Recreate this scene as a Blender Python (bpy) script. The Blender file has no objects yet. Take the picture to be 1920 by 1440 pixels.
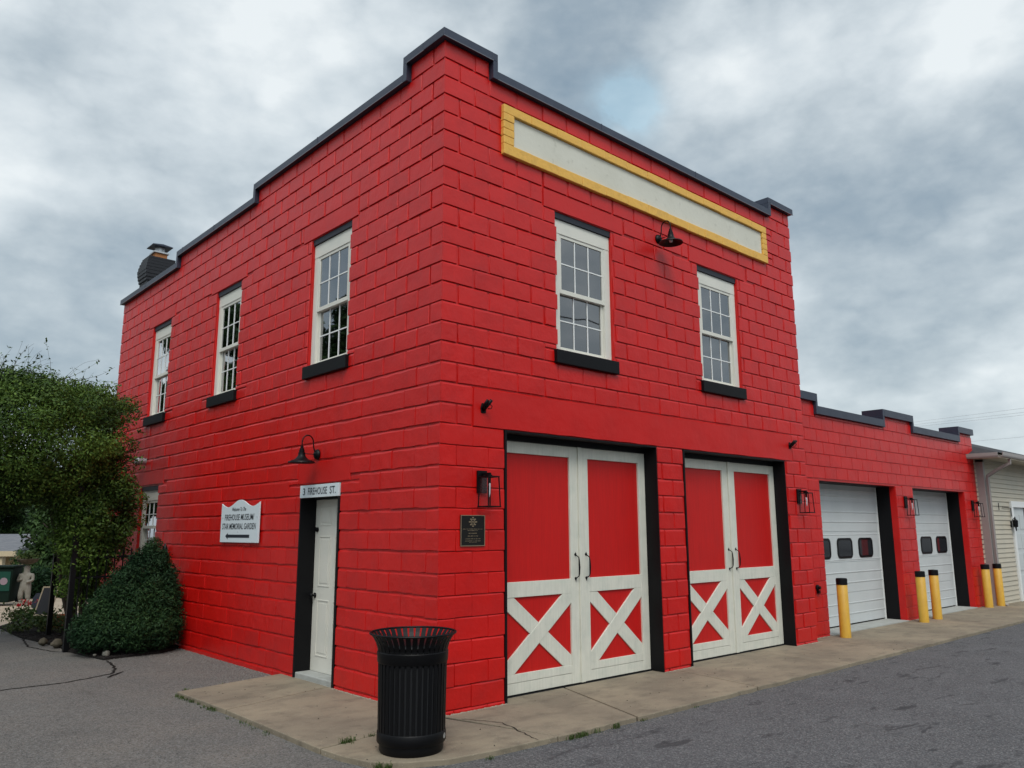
import bpy, bmesh, math, random
import numpy as np
from mathutils import Vector, Matrix
R = math.radians
random.seed(7); rng = np.random.default_rng(7)
scene = bpy.context.scene
C = scene.collection

# ------------------------------------------------------------------ camera
CP = (-4.5525, -6.0241, 1.6172); YAW, PITCH, ROLL, F = 0.7387, 0.1832, -0.0035, 1481.98
f = Vector((math.cos(PITCH)*math.sin(YAW), math.cos(PITCH)*math.cos(YAW), math.sin(PITCH)))
r = Vector((math.cos(YAW), -math.sin(YAW), 0)); u = r.cross(f)
r2 = r*math.cos(ROLL)+u*math.sin(ROLL); u2 = -r*math.sin(ROLL)+u*math.cos(ROLL)
cam = bpy.data.cameras.new('camera'); cam.lens = F/1920*36; cam.sensor_width = 36
cam.clip_start = 0.05; cam.clip_end = 2000
co = bpy.data.objects.new('camera', cam); C.objects.link(co)
M = Matrix((r2, u2, -f)).transposed().to_4x4(); M.translation = Vector(CP); co.matrix_world = M
scene.camera = co
def raydir(px, py):
    d = f + r2*((px-960)/F) + u2*((720-py)/F); return d.normalized()
def at_dist(px, py, dist): return Vector(CP)+raydir(px, py)*dist

# ------------------------------------------------------------------ world: overcast broken sky
SUN_EL, SUN_AZ = 52.0, 215.0          # azimuth measured clockwise from +Y
w = bpy.data.worlds.new('World'); scene.world = w; w.use_nodes = True
nt = w.node_tree; nt.nodes.clear(); N = nt.nodes.new; L = nt.links.new
def mth(op, a, b=None, c=None, clamp=False):
    n = N('ShaderNodeMath'); n.operation = op; n.use_clamp = clamp
    for i, v in enumerate((a, b, c)):
        if v is None: continue
        if isinstance(v, (int, float)): n.inputs[i].default_value = v
        else: L(v, n.inputs[i])
    return n.outputs[0]
out = N('ShaderNodeOutputWorld'); bg = N('ShaderNodeBackground'); bg.inputs[1].default_value = 0.1
L(bg.outputs[0], out.inputs[0])
sky = N('ShaderNodeTexSky'); sky.sky_type = 'NISHITA'; sky.sun_disc = False
sky.sun_elevation = R(SUN_EL); sky.sun_rotation = R(SUN_AZ); sky.altitude = 100; sky.air_density = 1.0; sky.dust_density = 2.0
tc = N('ShaderNodeTexCoord'); sep = N('ShaderNodeSeparateXYZ'); L(tc.outputs['Generated'], sep.inputs[0])
den = mth('ADD', mth('MAXIMUM', sep.outputs[2], 0.0), 0.16)
cx = mth('DIVIDE', sep.outputs[0], den); cy = mth('DIVIDE', sep.outputs[1], den)
cmb = N('ShaderNodeCombineXYZ'); L(cx, cmb.inputs[0]); L(cy, cmb.inputs[1]); cmb.inputs[2].default_value = 3.1
def noise(scale, detail, rough, dist, vec=cmb.outputs[0]):
    n = N('ShaderNodeTexNoise'); n.inputs['Scale'].default_value = scale; n.inputs['Detail'].default_value = detail
    n.inputs['Roughness'].default_value = rough; n.inputs['Distortion'].default_value = dist; L(vec, n.inputs['Vector']); return n.outputs[0]
vm = N('ShaderNodeVectorMath'); vm.operation = 'MULTIPLY'; L(tc.outputs['Generated'], vm.inputs[0]); vm.inputs[1].default_value = (1, 1, 1.7)
n1 = noise(2.7, 9, 0.55, 0.0, vm.outputs[0]); n2 = noise(1.6, 6, 0.5, 0.1)
def billow(scale, det):
    return mth('SUBTRACT', 1.0, mth('MULTIPLY', mth('ABSOLUTE', mth('SUBTRACT', noise(scale, det, 0.5, 0.0, vm.outputs[0]), 0.5)), 5.0))
bl = mth('ADD', mth('MULTIPLY', billow(5.5, 3), -0.16), mth('MULTIPLY', billow(13.0, 4), -0.07))
dens = mth('ADD', mth('ADD', mth('MULTIPLY', n1, 1.9), mth('MULTIPLY', n2, 0.50)), mth('ADD', bl, -0.385))
dens = mth('SUBTRACT', dens, mth('MULTIPLY', mth('MINIMUM', mth('MAXIMUM', mth('SUBTRACT', sep.outputs[2], 0.45), 0.0), 0.13), 0.7))
# where the thick and the thin parts of the cloud deck stand
BL = [(430, 230, 30, .12), (130, 250, 30, .10), (700, 120, 60, .04), (1380, 380, 30, .16), (1640, 560, 60, .08),
      (1080, 60, 50, -.12), (280, 330, 120, -.16), (1760, 330, 40, -.14), (120, 640, 60, -.16), (1700, 700, 60, -.20), (1850, 800, 250, .22),
      (1880, 130, 50, .10), (1640, 130, 90, -.04), (1320, 90, 90, .08), (60, 60, 60, -.05)]
for px, py, k, a in BL:
    d = raydir(px, py); dv = N('ShaderNodeVectorMath'); dv.operation = 'DOT_PRODUCT'
    L(tc.outputs['Generated'], dv.inputs[0]); dv.inputs[1].default_value = d
    g = mth('POWER', 2.718, mth('MULTIPLY', mth('SUBTRACT', dv.outputs['Value'], 1.0), float(k)))
    dens = mth('ADD', dens, mth('MULTIPLY', g, a))
cr = N('ShaderNodeValToRGB'); L(dens, cr.inputs[0]); e = cr.color_ramp
for p_, c_ in [(.20, (.22, .30, .385)), (.40, (.32, .395, .465)), (.58, (.46, .53, .585)), (.76, (.62, .685, .73)), (.97, (.80, .85, .875))]:
    el = e.elements.new(p_); el.color = (*c_, 1)
e.elements.remove(e.elements[0]); e.elements.remove(e.elements[-1])
# deck brightened overhead and round the hidden sun, out of view, to light the walls
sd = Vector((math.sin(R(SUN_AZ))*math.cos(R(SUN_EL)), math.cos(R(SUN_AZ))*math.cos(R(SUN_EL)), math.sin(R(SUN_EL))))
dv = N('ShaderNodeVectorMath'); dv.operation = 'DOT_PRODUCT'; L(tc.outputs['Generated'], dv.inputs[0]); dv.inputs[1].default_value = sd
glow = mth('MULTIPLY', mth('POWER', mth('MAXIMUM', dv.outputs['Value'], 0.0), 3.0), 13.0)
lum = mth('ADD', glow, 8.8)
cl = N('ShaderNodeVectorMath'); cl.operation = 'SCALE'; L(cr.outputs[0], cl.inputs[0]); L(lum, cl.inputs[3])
n3 = noise(9.0, 6, 0.6, 0.4, vm.outputs[0])
d = raydir(1175, 200); dv = N('ShaderNodeVectorMath'); dv.operation = 'DOT_PRODUCT'; L(tc.outputs['Generated'], dv.inputs[0]); dv.inputs[1].default_value = d
hole = mth('MULTIPLY', mth('POWER', 2.718, mth('MULTIPLY', mth('SUBTRACT', dv.outputs['Value'], 1.0), 1600.0)), 0.8)
cov = mth('SUBTRACT', 0.97, mth('MULTIPLY', hole, mth('MAXIMUM', 0.0, mth('SUBTRACT', mth('MULTIPLY', n3, 5.0), 1.9))), clamp=True)
cov = mth('MAXIMUM', cov, 0.55)
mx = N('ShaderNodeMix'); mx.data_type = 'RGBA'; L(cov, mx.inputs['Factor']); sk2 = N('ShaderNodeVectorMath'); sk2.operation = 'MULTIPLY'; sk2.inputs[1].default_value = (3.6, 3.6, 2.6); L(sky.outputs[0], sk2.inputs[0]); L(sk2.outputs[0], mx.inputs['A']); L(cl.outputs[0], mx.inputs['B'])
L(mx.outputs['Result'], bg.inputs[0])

sun = bpy.data.lights.new('sun', 'SUN'); sun.energy = 1.5; sun.angle = R(24); sun.color = (1, .955, .88)
so = bpy.data.objects.new('sun', sun); C.objects.link(so); so.rotation_euler = sd.to_track_quat('Z', 'Y').to_euler()
scene.view_settings.view_transform = 'Standard'; scene.view_settings.look = 'None'
scene.view_settings.exposure = 0.25; scene.view_settings.gamma = 1
scene.render.engine = 'CYCLES'

# ------------------------------------------------------------------ materials
def mat(name, col, rough=.6, spec=.5, metal=0, bump=None, var=None, coat=0, custom=None):
    """bump=(scale,strength,distance)  var=(scale, colour2, contrast lo, hi)"""
    m = bpy.data.materials.new(name); m.use_nodes = True; t = m.node_tree; b = t.nodes['Principled BSDF']
    b.inputs['Base Color'].default_value = (*col, 1); b.inputs['Roughness'].default_value = rough
    b.inputs['Specular IOR Level'].default_value = spec; b.inputs['Metallic'].default_value = metal
    b.inputs['Coat Weight'].default_value = coat
    n = t.nodes.new; l = t.links.new
    g = n('ShaderNodeTexCoord')
    def nz(scale, detail=5, rough_=.55, vec=None):
        x = n('ShaderNodeTexNoise'); x.inputs['Scale'].default_value = scale; x.inputs['Detail'].default_value = detail
        x.inputs['Roughness'].default_value = rough_; l(vec or g.outputs['Object'], x.inputs['Vector']); return x.outputs[0]
    if var:
        layers = var if isinstance(var, list) else [var]
        cur = None
        for (sc, c2, lo, hi) in layers:
            rmp = n('ShaderNodeMapRange'); rmp.inputs[1].default_value = lo; rmp.inputs[2].default_value = hi
            l(nz(sc), rmp.inputs[0])
            mi = n('ShaderNodeMix'); mi.data_type = 'RGBA'; l(rmp.outputs[0], mi.inputs['Factor'])
            if cur is None: mi.inputs['A'].default_value = (*col, 1)
            else: l(cur, mi.inputs['A'])
            mi.inputs['B'].default_value = (*c2, 1); cur = mi.outputs['Result']
        l(cur, b.inputs['Base Color'])
    if bump:
        bs = bump if isinstance(bump, list) else [bump]; prev = None
        for (sc, st, di) in bs:
            bn = n('ShaderNodeBump'); bn.inputs['Strength'].default_value = st; bn.inputs['Distance'].default_value = di
            l(nz(sc, 4), bn.inputs['Height'])
            if prev: l(prev, bn.inputs['Normal'])
            prev = bn.outputs[0]
        l(prev, b.inputs['Normal'])
    if custom: custom(m, t, b, n, l, g, nz)
    return m
RED = (.53, .0050, .0032)
def block_tone(m, t, b, n, l, g, nz):
    src = b.inputs['Base Color'].links[0].from_socket; geo = n('ShaderNodeNewGeometry')
    hs = n('ShaderNodeHueSaturation'); mr = n('ShaderNodeMapRange'); l(geo.outputs['Random Per Island'], mr.inputs[0]); mr.inputs[3].default_value = .93; mr.inputs[4].default_value = 1.05
    l(mr.outputs[0], hs.inputs['Value']); l(src, hs.inputs['Color'])
    # scuffs and worn spots where the paint has gone chalky
    q = n('ShaderNodeMapRange'); l(nz(6.5, 9, .7), q.inputs[0]); q.inputs[1].default_value = .64; q.inputs[2].default_value = .74; q.inputs[4].default_value = .3
    mi = n('ShaderNodeMix'); mi.data_type = 'RGBA'; l(q.outputs[0], mi.inputs['Factor']); l(hs.outputs[0], mi.inputs['A']); mi.inputs['B'].default_value = (.30, .012, .012, 1)
    l(mi.outputs['Result'], b.inputs['Base Color'])
M_red = mat('red_masonry_paint', RED, .38, .44, bump=[(5, .35, .025), (30, .3, .006), (110, .3, .002)],
            var=[(3.0, (.45, .006, .0055), .45, .75), (22, (.57, .008, .005), .55, .8)], custom=block_tone)
M_redsm = mat('red_smooth_paint', RED, .40, .42, bump=[(3, .35, .03), (60, .2, .003)], var=(2.2, (.46, .0055, .0045), .4, .8))
def wood_grain(m, t, b, n, l, g, nz):
    mp = n('ShaderNodeMapping'); l(g.outputs['Object'], mp.inputs[0]); mp.inputs['Scale'].default_value = (38, 38, 1.6)
    bp = n('ShaderNodeBump'); bp.inputs['Strength'].default_value = .45; bp.inputs['Distance'].default_value = .004; l(nz(1.0, 6, .6, mp.outputs[0]), bp.inputs['Height'])
    if b.inputs['Normal'].links: l(b.inputs['Normal'].links[0].from_socket, bp.inputs['Normal'])
    l(bp.outputs[0], b.inputs['Normal'])
    src = b.inputs['Base Color'].links[0].from_socket; q = n('ShaderNodeMapRange'); l(nz(1.7, 7, .65, mp.outputs[0]), q.inputs[0]); q.inputs[1].default_value = .35; q.inputs[2].default_value = .7; q.inputs[3].default_value = 1.04; q.inputs[4].default_value = .88
    hs = n('ShaderNodeHueSaturation'); l(q.outputs[0], hs.inputs['Value']); l(src, hs.inputs['Color']); l(hs.outputs[0], b.inputs['Base Color'])
M_reddoor = mat('red_door_paint', (.52, .0060, .0045), .45, .36, bump=[(40, .12, .002)], var=(3, (.48, .006, .005), .4, .8), custom=wood_grain)
M_white = mat('white_trim_paint', (.67, .655, .585), .45, .4, bump=[(25, .15, .002)], var=(4, (.60, .60, .54), .45, .8))
M_whited = mat('white_door_paint', (.65, .64, .56), .5, .4, bump=[(14, .35, .006), (90, .2, .002)],
               var=[(5, (.56, .57, .50), .45, .75), (30, (.50, .50, .44), .68, .8)], custom=wood_grain)
M_whiteg = mat('white_garage_steel', (.54, .57, .575), .45, .35, bump=[(60, .08, .001)], var=(2.5, (.49, .52, .525), .4, .8))
M_vinyl = mat('white_vinyl', (.75, .76, .75), .35, .4)
M_black = mat('black_paint', (.0045, .0045, .0055), .5, .18, bump=[(30, .2, .003)])
M_head = mat('dark_blue_head_board', (.014, .017, .027), .5, .4, bump=[(20, .3, .004)])
M_lip_lit = mat('drip_edge_lit', (.16, .17, .19), .4, .5, metal=.4)  # paler than the coping: light caught by the lip, put into its colour
M_coping = mat('dark_metal_coping', (.030, .038, .062), .40, .5, metal=.2, var=(6, (.042, .052, .08), .4, .8), bump=[(5, .1, .01)])
M_blackm = mat('black_powder_metal', (.0028, .0028, .0036), .45, .20, bump=[(180, .15, .001)])
M_yellow = mat('yellow_frame_paint', (.74, .42, .085), .55, .35, bump=[(14, .6, .012), (60, .4, .004)], var=(12, (.62, .36, .085), .5, .8))
M_stucco = mat('white_stucco_panel', (.62, .61, .53), .7, .3, bump=[(18, .35, .006), (120, .3, .002)],
               var=[(1.6, (.55, .54, .46), .4, .75), (9, (.44, .43, .36), .60, .8)])
M_bollard = mat('yellow_bollard_sleeve', (.62, .36, .045), .4, .5, var=(6, (.54, .30, .04), .4, .8))
M_sign = mat('white_sign_face', (.62, .68, .71), .4, .4)
M_ink = mat('black_sign_ink', (.02, .025, .035), .5, .3)
M_bronze = mat('dark_bronze', (.018, .016, .015), .35, .5, metal=.5)
M_gold = mat('brass_lettering', (.34, .26, .17), .4, .5, metal=.6)
M_conc_thr = mat('grey_threshold', (.36, .37, .35), .8, .3, bump=[(30, .4, .006)], var=(8, (.28, .28, .26), .4, .8))
M_int = mat('dark_interior', (.012, .013, .015), .9, .2)
M_curt = mat('window_curtain', (.20, .20, .18), .9, .1, bump=[(10, .3, .01)])
M_orange = mat('clay_flue', (.35, .15, .06), .8, .2)
M_galv = mat('galvanised_metal', (.45, .46, .47), .4, .5, metal=.6)
M_brick = mat('black_painted_brick', (.011, .012, .016), .5, .35, bump=[(30, .5, .008)])
M_bulb = mat('clear_bulb', (.65, .65, .68), .1, .5)
M_siding = mat('cream_vinyl_siding', (.48, .43, .34), .5, .35, var=(2, (.41, .385, .315), .4, .8), bump=[(40, .1, .002)])
M_gutter = mat('grey_gutter', (.27, .245, .235), .45, .4, var=(3, (.30, .27, .26), .4, .8))
M_shingle = mat('dark_shingles', (.045, .045, .05), .9, .2, bump=[(12, .6, .02)], var=(7, (.08, .075, .075), .4, .8))
M_shingle2 = mat('grey_shingles', (.14, .145, .16), .9, .2, bump=[(12, .6, .02)], var=(5, (.20, .20, .21), .4, .8))
M_tan = mat('tan_stucco', (.55, .40, .22), .8, .2)
M_stone = mat('weathered_stone', (.24, .23, .20), .85, .2, bump=[(14, .6, .02), (60, .4, .004)], var=(9, (.18, .17, .14), .45, .75))
M_rock = mat('fieldstone', (.10, .085, .065), .85, .2, bump=[(12, .6, .02)], var=(8, (.05, .045, .03), .4, .7))
M_bin = mat('green_plastic', (.003, .012, .008), .7, .15)
M_binlab = mat('teal_label', (.008, .052, .036), .7, .2)
M_pink = mat('pale_pink', (.25, .19, .22), .6, .3)
M_chalk = mat('chalkboard', (.06, .06, .065), .8, .2)
M_woodf = mat('pale_wood', (.55, .45, .30), .7, .3)
M_terra = mat('terracotta', (.38, .12, .05), .8, .2)
M_bluesign = mat('blue_sign', (.035, .042, .065), .5, .4)
M_mulch = mat('black_mulch', (.022, .020, .019), .95, .1, bump=[(25, 1, .04), (80, .8, .02)], var=(30, (.05, .04, .035), .5, .75))
M_bark = mat('bark', (.05, .040, .032), .9, .2, bump=[(20, .8, .02)])
M_redfl = mat('red_petal', (.50, .015, .02), .6, .3)

def leafmat(name, c1, c2, c3, trans=.25, rough=.55, ns=1.1, spec=.2):
    m = bpy.data.materials.new(name); m.use_nodes = True; t = m.node_tree; b = t.nodes['Principled BSDF']; n = t.nodes.new; l = t.links.new
    g = n('ShaderNodeTexCoord'); geo = n('ShaderNodeNewGeometry')
    x = n('ShaderNodeTexNoise'); x.inputs['Scale'].default_value = ns; x.inputs['Detail'].default_value = 4; l(g.outputs['Object'], x.inputs['Vector'])
    a = n('ShaderNodeMath'); a.operation = 'MULTIPLY_ADD'; l(geo.outputs['Random Per Island'], a.inputs[0]); a.inputs[1].default_value = .5
    s = n('ShaderNodeMath'); s.operation = 'MULTIPLY_ADD'; l(x.outputs[0], s.inputs[0]); s.inputs[1].default_value = 1.4; s.inputs[2].default_value = -.45; l(s.outputs[0], a.inputs[2])
    rp = n('ShaderNodeValToRGB'); l(a.outputs[0], rp.inputs[0]); e = rp.color_ramp
    e.elements[0].position = .15; e.elements[0].color = (*c1, 1); e.elements[1].position = .95; e.elements[1].color = (*c3, 1)
    k = e.elements.new(.55); k.color = (*c2, 1)
    l(rp.outputs[0], b.inputs['Base Color']); b.inputs['Roughness'].default_value = rough; b.inputs['Specular IOR Level'].default_value = spec
    tr = n('ShaderNodeBsdfTranslucent'); l(rp.outputs[0], tr.inputs[0]); ms = n('ShaderNodeMixShader'); ms.inputs[0].default_value = trans
    l(b.outputs[0], ms.inputs[1]); l(tr.outputs[0], ms.inputs[2]); l(ms.outputs[0], t.nodes['Material Output'].inputs[0])
    return m
M_vine = leafmat('vine_leaves', (.016, .036, .010), (.062, .118, .020), (.16, .25, .045))
M_yew = leafmat('yew_needles', (.007, .022, .010), (.017, .042, .018), (.042, .085, .028), trans=.15, spec=.1)
M_hedge = leafmat('hedge_leaves', (.012, .028, .010), (.030, .065, .018), (.065, .12, .03))
M_treeg = leafmat('tree_leaves', (.035, .07, .02), (.07, .13, .035), (.14, .20, .06))
M_dry = leafmat('garden_plant_leaves', (.03, .06, .015), (.07, .10, .03), (.16, .14, .05))
M_grass = leafmat('grass_blades', (.03, .06, .015), (.06, .10, .025), (.12, .15, .05), ns=6)

def glass_mat():
    m = bpy.data.materials.new('window_glass'); m.use_nodes = True; t = m.node_tree; t.nodes.clear(); n = t.nodes.new; l = t.links.new
    o = n('ShaderNodeOutputMaterial'); mi = n('ShaderNodeMixShader'); tr = n('ShaderNodeBsdfTransparent'); gl = n('ShaderNodeBsdfGlossy')
    tr.inputs[0].default_value = (.55, .6, .6, 1); gl.inputs['Roughness'].default_value = .015; gl.inputs[0].default_value = (.95, .97, 1, 1)
    fr = n('ShaderNodeFresnel'); fr.inputs[0].default_value = 1.55
    a = n('ShaderNodeMath'); a.operation = 'MULTIPLY_ADD'; l(fr.outputs[0], a.inputs[0]); a.inputs[1].default_value = 2.7; a.inputs[2].default_value = .04; a.use_clamp = True
    nz = n('ShaderNodeTexNoise'); nz.inputs['Scale'].default_value = 1.6; nz.inputs['Detail'].default_value = 1
    g = n('ShaderNodeTexCoord'); l(g.outputs['Object'], nz.inputs[0]); bp = n('ShaderNodeBump'); bp.inputs['Distance'].default_value = .006; bp.inputs['Strength'].default_value = .5
    l(nz.outputs[0], bp.inputs['Height']); l(bp.outputs[0], gl.inputs['Normal'])
    l(a.outputs[0], mi.inputs[0]); l(tr.outputs[0], mi.inputs[1]); l(gl.outputs[0], mi.inputs[2]); l(mi.outputs[0], o.inputs[0]); return m
M_glass = glass_mat()
def lantern_glass():
    m = bpy.data.materials.new('lantern_glass'); m.use_nodes = True; t = m.node_tree; t.nodes.clear(); n = t.nodes.new; l = t.links.new
    o = n('ShaderNodeOutputMaterial'); mi = n('ShaderNodeMixShader'); tr = n('ShaderNodeBsdfTransparent'); gl = n('ShaderNodeBsdfGlossy')
    gl.inputs['Roughness'].default_value = .05; mi.inputs[0].default_value = .05
    l(tr.outputs[0], mi.inputs[1]); l(gl.outputs[0], mi.inputs[2]); l(mi.outputs[0], o.inputs[0]); return m
M_lglass = lantern_glass()

# ------------------------------------------------------------------ object helpers
def tag(o, label=None, cat=None, group=None, kind=None):
    if label: o['label'] = label
    if cat: o['category'] = cat
    if group: o['group'] = group
    if kind: o['kind'] = kind
    return o
def empty(name, loc=(0, 0, 0), rz=0, **k):
    o = bpy.data.objects.new(name, None); C.objects.link(o); o.location = loc; o.rotation_euler = (0, 0, rz); o.empty_display_size = .2
    return tag(o, **k)
def link_mesh(name, me, m, parent=None, smooth=False):
    o = bpy.data.objects.new(name, me); C.objects.link(o)
    for mm in (m if isinstance(m, (list, tuple)) else [m]): me.materials.append(mm)
    if smooth: me.polygons.foreach_set('use_smooth', [True]*len(me.polygons))
    if parent: o.parent = parent
    return o
class MB:
    def __init__(s): s.v = []; s.f = []; s.m = []; s.mi = 0; s.T = lambda p: p
    def vert(s, p): s.v.append(tuple(s.T(p))); return len(s.v)-1
    def face(s, pts): s.f.append([s.vert(p) for p in pts]); s.m.append(s.mi)
    def box(s, x0, x1, y0, y1, z0, z1):
        if x0 > x1: x0, x1 = x1, x0
        if y0 > y1: y0, y1 = y1, y0
        if z0 > z1: z0, z1 = z1, z0
        i = [s.vert(p) for p in [(x0, y0, z0), (x1, y0, z0), (x1, y1, z0), (x0, y1, z0), (x0, y0, z1), (x1, y0, z1), (x1, y1, z1), (x0, y1, z1)]]
        for q in [(0, 3, 2, 1), (4, 5, 6, 7), (0, 1, 5, 4), (1, 2, 6, 5), (2, 3, 7, 6), (3, 0, 4, 7)]:
            s.f.append([i[k] for k in q]); s.m.append(s.mi)
    def prism(s, poly, a0, a1, axis=1):
        """poly: 2D points in the plane of the other two axes, extruded along axis from a0 to a1"""
        def P(q, a):
            if axis == 1: return (q[0], a, q[1])
            if axis == 2: return (q[0], q[1], a)
            return (a, q[0], q[1])
        A = [s.vert(P(q, a0)) for q in poly]; B = [s.vert(P(q, a1)) for q in poly]; n = len(poly)
        s.f.append(A[::-1]); s.m.append(s.mi); s.f.append(B); s.m.append(s.mi)
        for i in range(n): s.f.append([A[i], A[(i+1) % n], B[(i+1) % n], B[i]]); s.m.append(s.mi)
    def lathe(s, prof, c=(0, 0, 0), seg=24, ax='z', cap=True):
        rings = []
        for (rad, h) in prof:
            ring = []
            for k in range(seg):
                a = 2*math.pi*k/seg; x, y = rad*math.cos(a), rad*math.sin(a)
                if ax == 'z': p = (c[0]+x, c[1]+y, c[2]+h)
                elif ax == 'y': p = (c[0]+x, c[1]+h, c[2]+y)
                else: p = (c[0]+h, c[1]+x, c[2]+y)
                ring.append(s.vert(p))
            rings.append(ring)
        for a, b in zip(rings, rings[1:]):
            for k in range(seg): s.f.append([a[k], a[(k+1) % seg], b[(k+1) % seg], b[k]]); s.m.append(s.mi)
        if cap: s.f.append(rings[0][::-1]); s.m.append(s.mi); s.f.append(rings[-1]); s.m.append(s.mi)
    def tube(s, pts, rad, seg=8):
        pts = [Vector(p) for p in pts]; rr = rad if isinstance(rad, (list, tuple)) else [rad]*len(pts); rings = []
        ref = None
        for i, p in enumerate(pts):
            d = (pts[min(i+1, len(pts)-1)]-pts[max(i-1, 0)]).normalized()
            if ref is None: ref = d.orthogonal().normalized()
            a = (ref-d*ref.dot(d)).normalized(); b = d.cross(a); ref = a
            rings.append([s.vert(p+(a*math.cos(2*math.pi*k/seg)+b*math.sin(2*math.pi*k/seg))*rr[i]) for k in range(seg)])
        for a, b in zip(rings, rings[1:]):
            for k in range(seg): s.f.append([a[k], a[(k+1) % seg], b[(k+1) % seg], b[k]]); s.m.append(s.mi)
        s.f.append(rings[0][::-1]); s.m.append(s.mi); s.f.append(rings[-1]); s.m.append(s.mi)
    def build(s, name, m, parent=None, smooth=False, bevel=0, recalc=True, subsurf=0):
        me = bpy.data.meshes.new(name); me.from_pydata(s.v, [], s.f)
        me.polygons.foreach_set('material_index', s.m)
        if recalc or bevel:
            bm = bmesh.new(); bm.from_mesh(me); bmesh.ops.recalc_face_normals(bm, faces=bm.faces); bm.to_mesh(me); bm.free()
        o = link_mesh(name, me, m, parent, smooth)
        if bevel:
            b = o.modifiers.new('bevel', 'BEVEL'); b.width = bevel; b.segments = 2; b.limit_method = 'ANGLE'
        return o
def smooth_by_angle(o, ang=40):
    me = o.data; me.polygons.foreach_set('use_smooth', [True]*len(me.polygons))
    bm = bmesh.new(); bm.from_mesh(me)
    for e in bm.edges:
        if len(e.link_faces) == 2 and e.calc_face_angle(0) > R(ang): e.smooth = False
    bm.to_mesh(me); bm.free()

FRONT = lambda p: (p[0], -p[1], p[2])          # (u, out, z): front wall, plane y = 0
SIDE = lambda p: (-p[1], p[0], p[2])           # side wall, plane x = 0
ANNY = .2
ANNEX = lambda p: (p[0], ANNY-p[1], p[2])

# ------------------------------------------------------------------ block walls
CH, CL = .2032, .4064
def subtract(rects, h):
    out_ = []
    for (a, b, c, d) in rects:
        ha, hb, hc, hd = h
        if hb <= a or ha >= b or hd <= c or hc >= d: out_.append((a, b, c, d)); continue
        if hc > c: out_.append((a, b, c, hc))
        if hd < d: out_.append((a, b, hd, d))
        z0, z1 = max(c, hc), min(d, hd)
        if ha > a: out_.append((a, ha, z0, z1))
        if hb < b: out_.append((hb, b, z0, z1))
    return out_
def block(mb, u0, u1, z0, z1, st, rnd, cl=False, crr=False):
    gap, sb, tb, bb, m, fill = st['gap'], st['sb'], st['tb'], st['bb'], st['m'], st['fill']
    ga = 0 if cl else gap; gb = 0 if crr else gap; sa = 0 if cl else sb; sc = 0 if crr else sb
    a, b, c, d = u0+ga, u1-gb, z0+st['hg'], z1-st['hg']
    if b-a < .03 or d-c < .03: return
    n = max(1, int((b-a)/.11)); jd = rnd.uniform(-st['jd'], st['jd']); jz = st['jz']
    cols = []
    for i in range(n+1):
        t = i/n; uu = a+(b-a)*t; uf = a+sa+(b-a-sa-sc)*t
        j1 = rnd.uniform(-jz, jz); j2 = rnd.uniform(-jz, jz); jj = rnd.uniform(-st['jd']*.3, st['jd']*.3)
        if (cl and i == 0) or (crr and i == n): j1 = j2 = 0; dd = 0
        else: dd = jd+jj
        cols.append([(uu, -m, c), (uf, dd, c+bb+j1), (uf, dd-.001, d-tb+j2), (uf, dd-.0075, d-.003), (uu, -m, d)])
    ids = [[mb.vert(p) for p in col] for col in cols]
    for A, B in zip(ids, ids[1:]):
        for k in range(4): mb.f.append([A[k], B[k], B[k+1], A[k+1]]); mb.m.append(mb.mi)
    mb.f.append(ids[0][:]); mb.m.append(mb.mi)
    mb.f.append(ids[-1][::-1]); mb.m.append(mb.mi)
    if fill > 0 and not crr and u1-u0 > .3 and rnd.random() < .96:
        mb.box(u1-gap-sb*.5, u1+gap+sb*.5, -m, -fill-rnd.uniform(0, .002), c+bb*.6, d-tb*.9)
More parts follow.
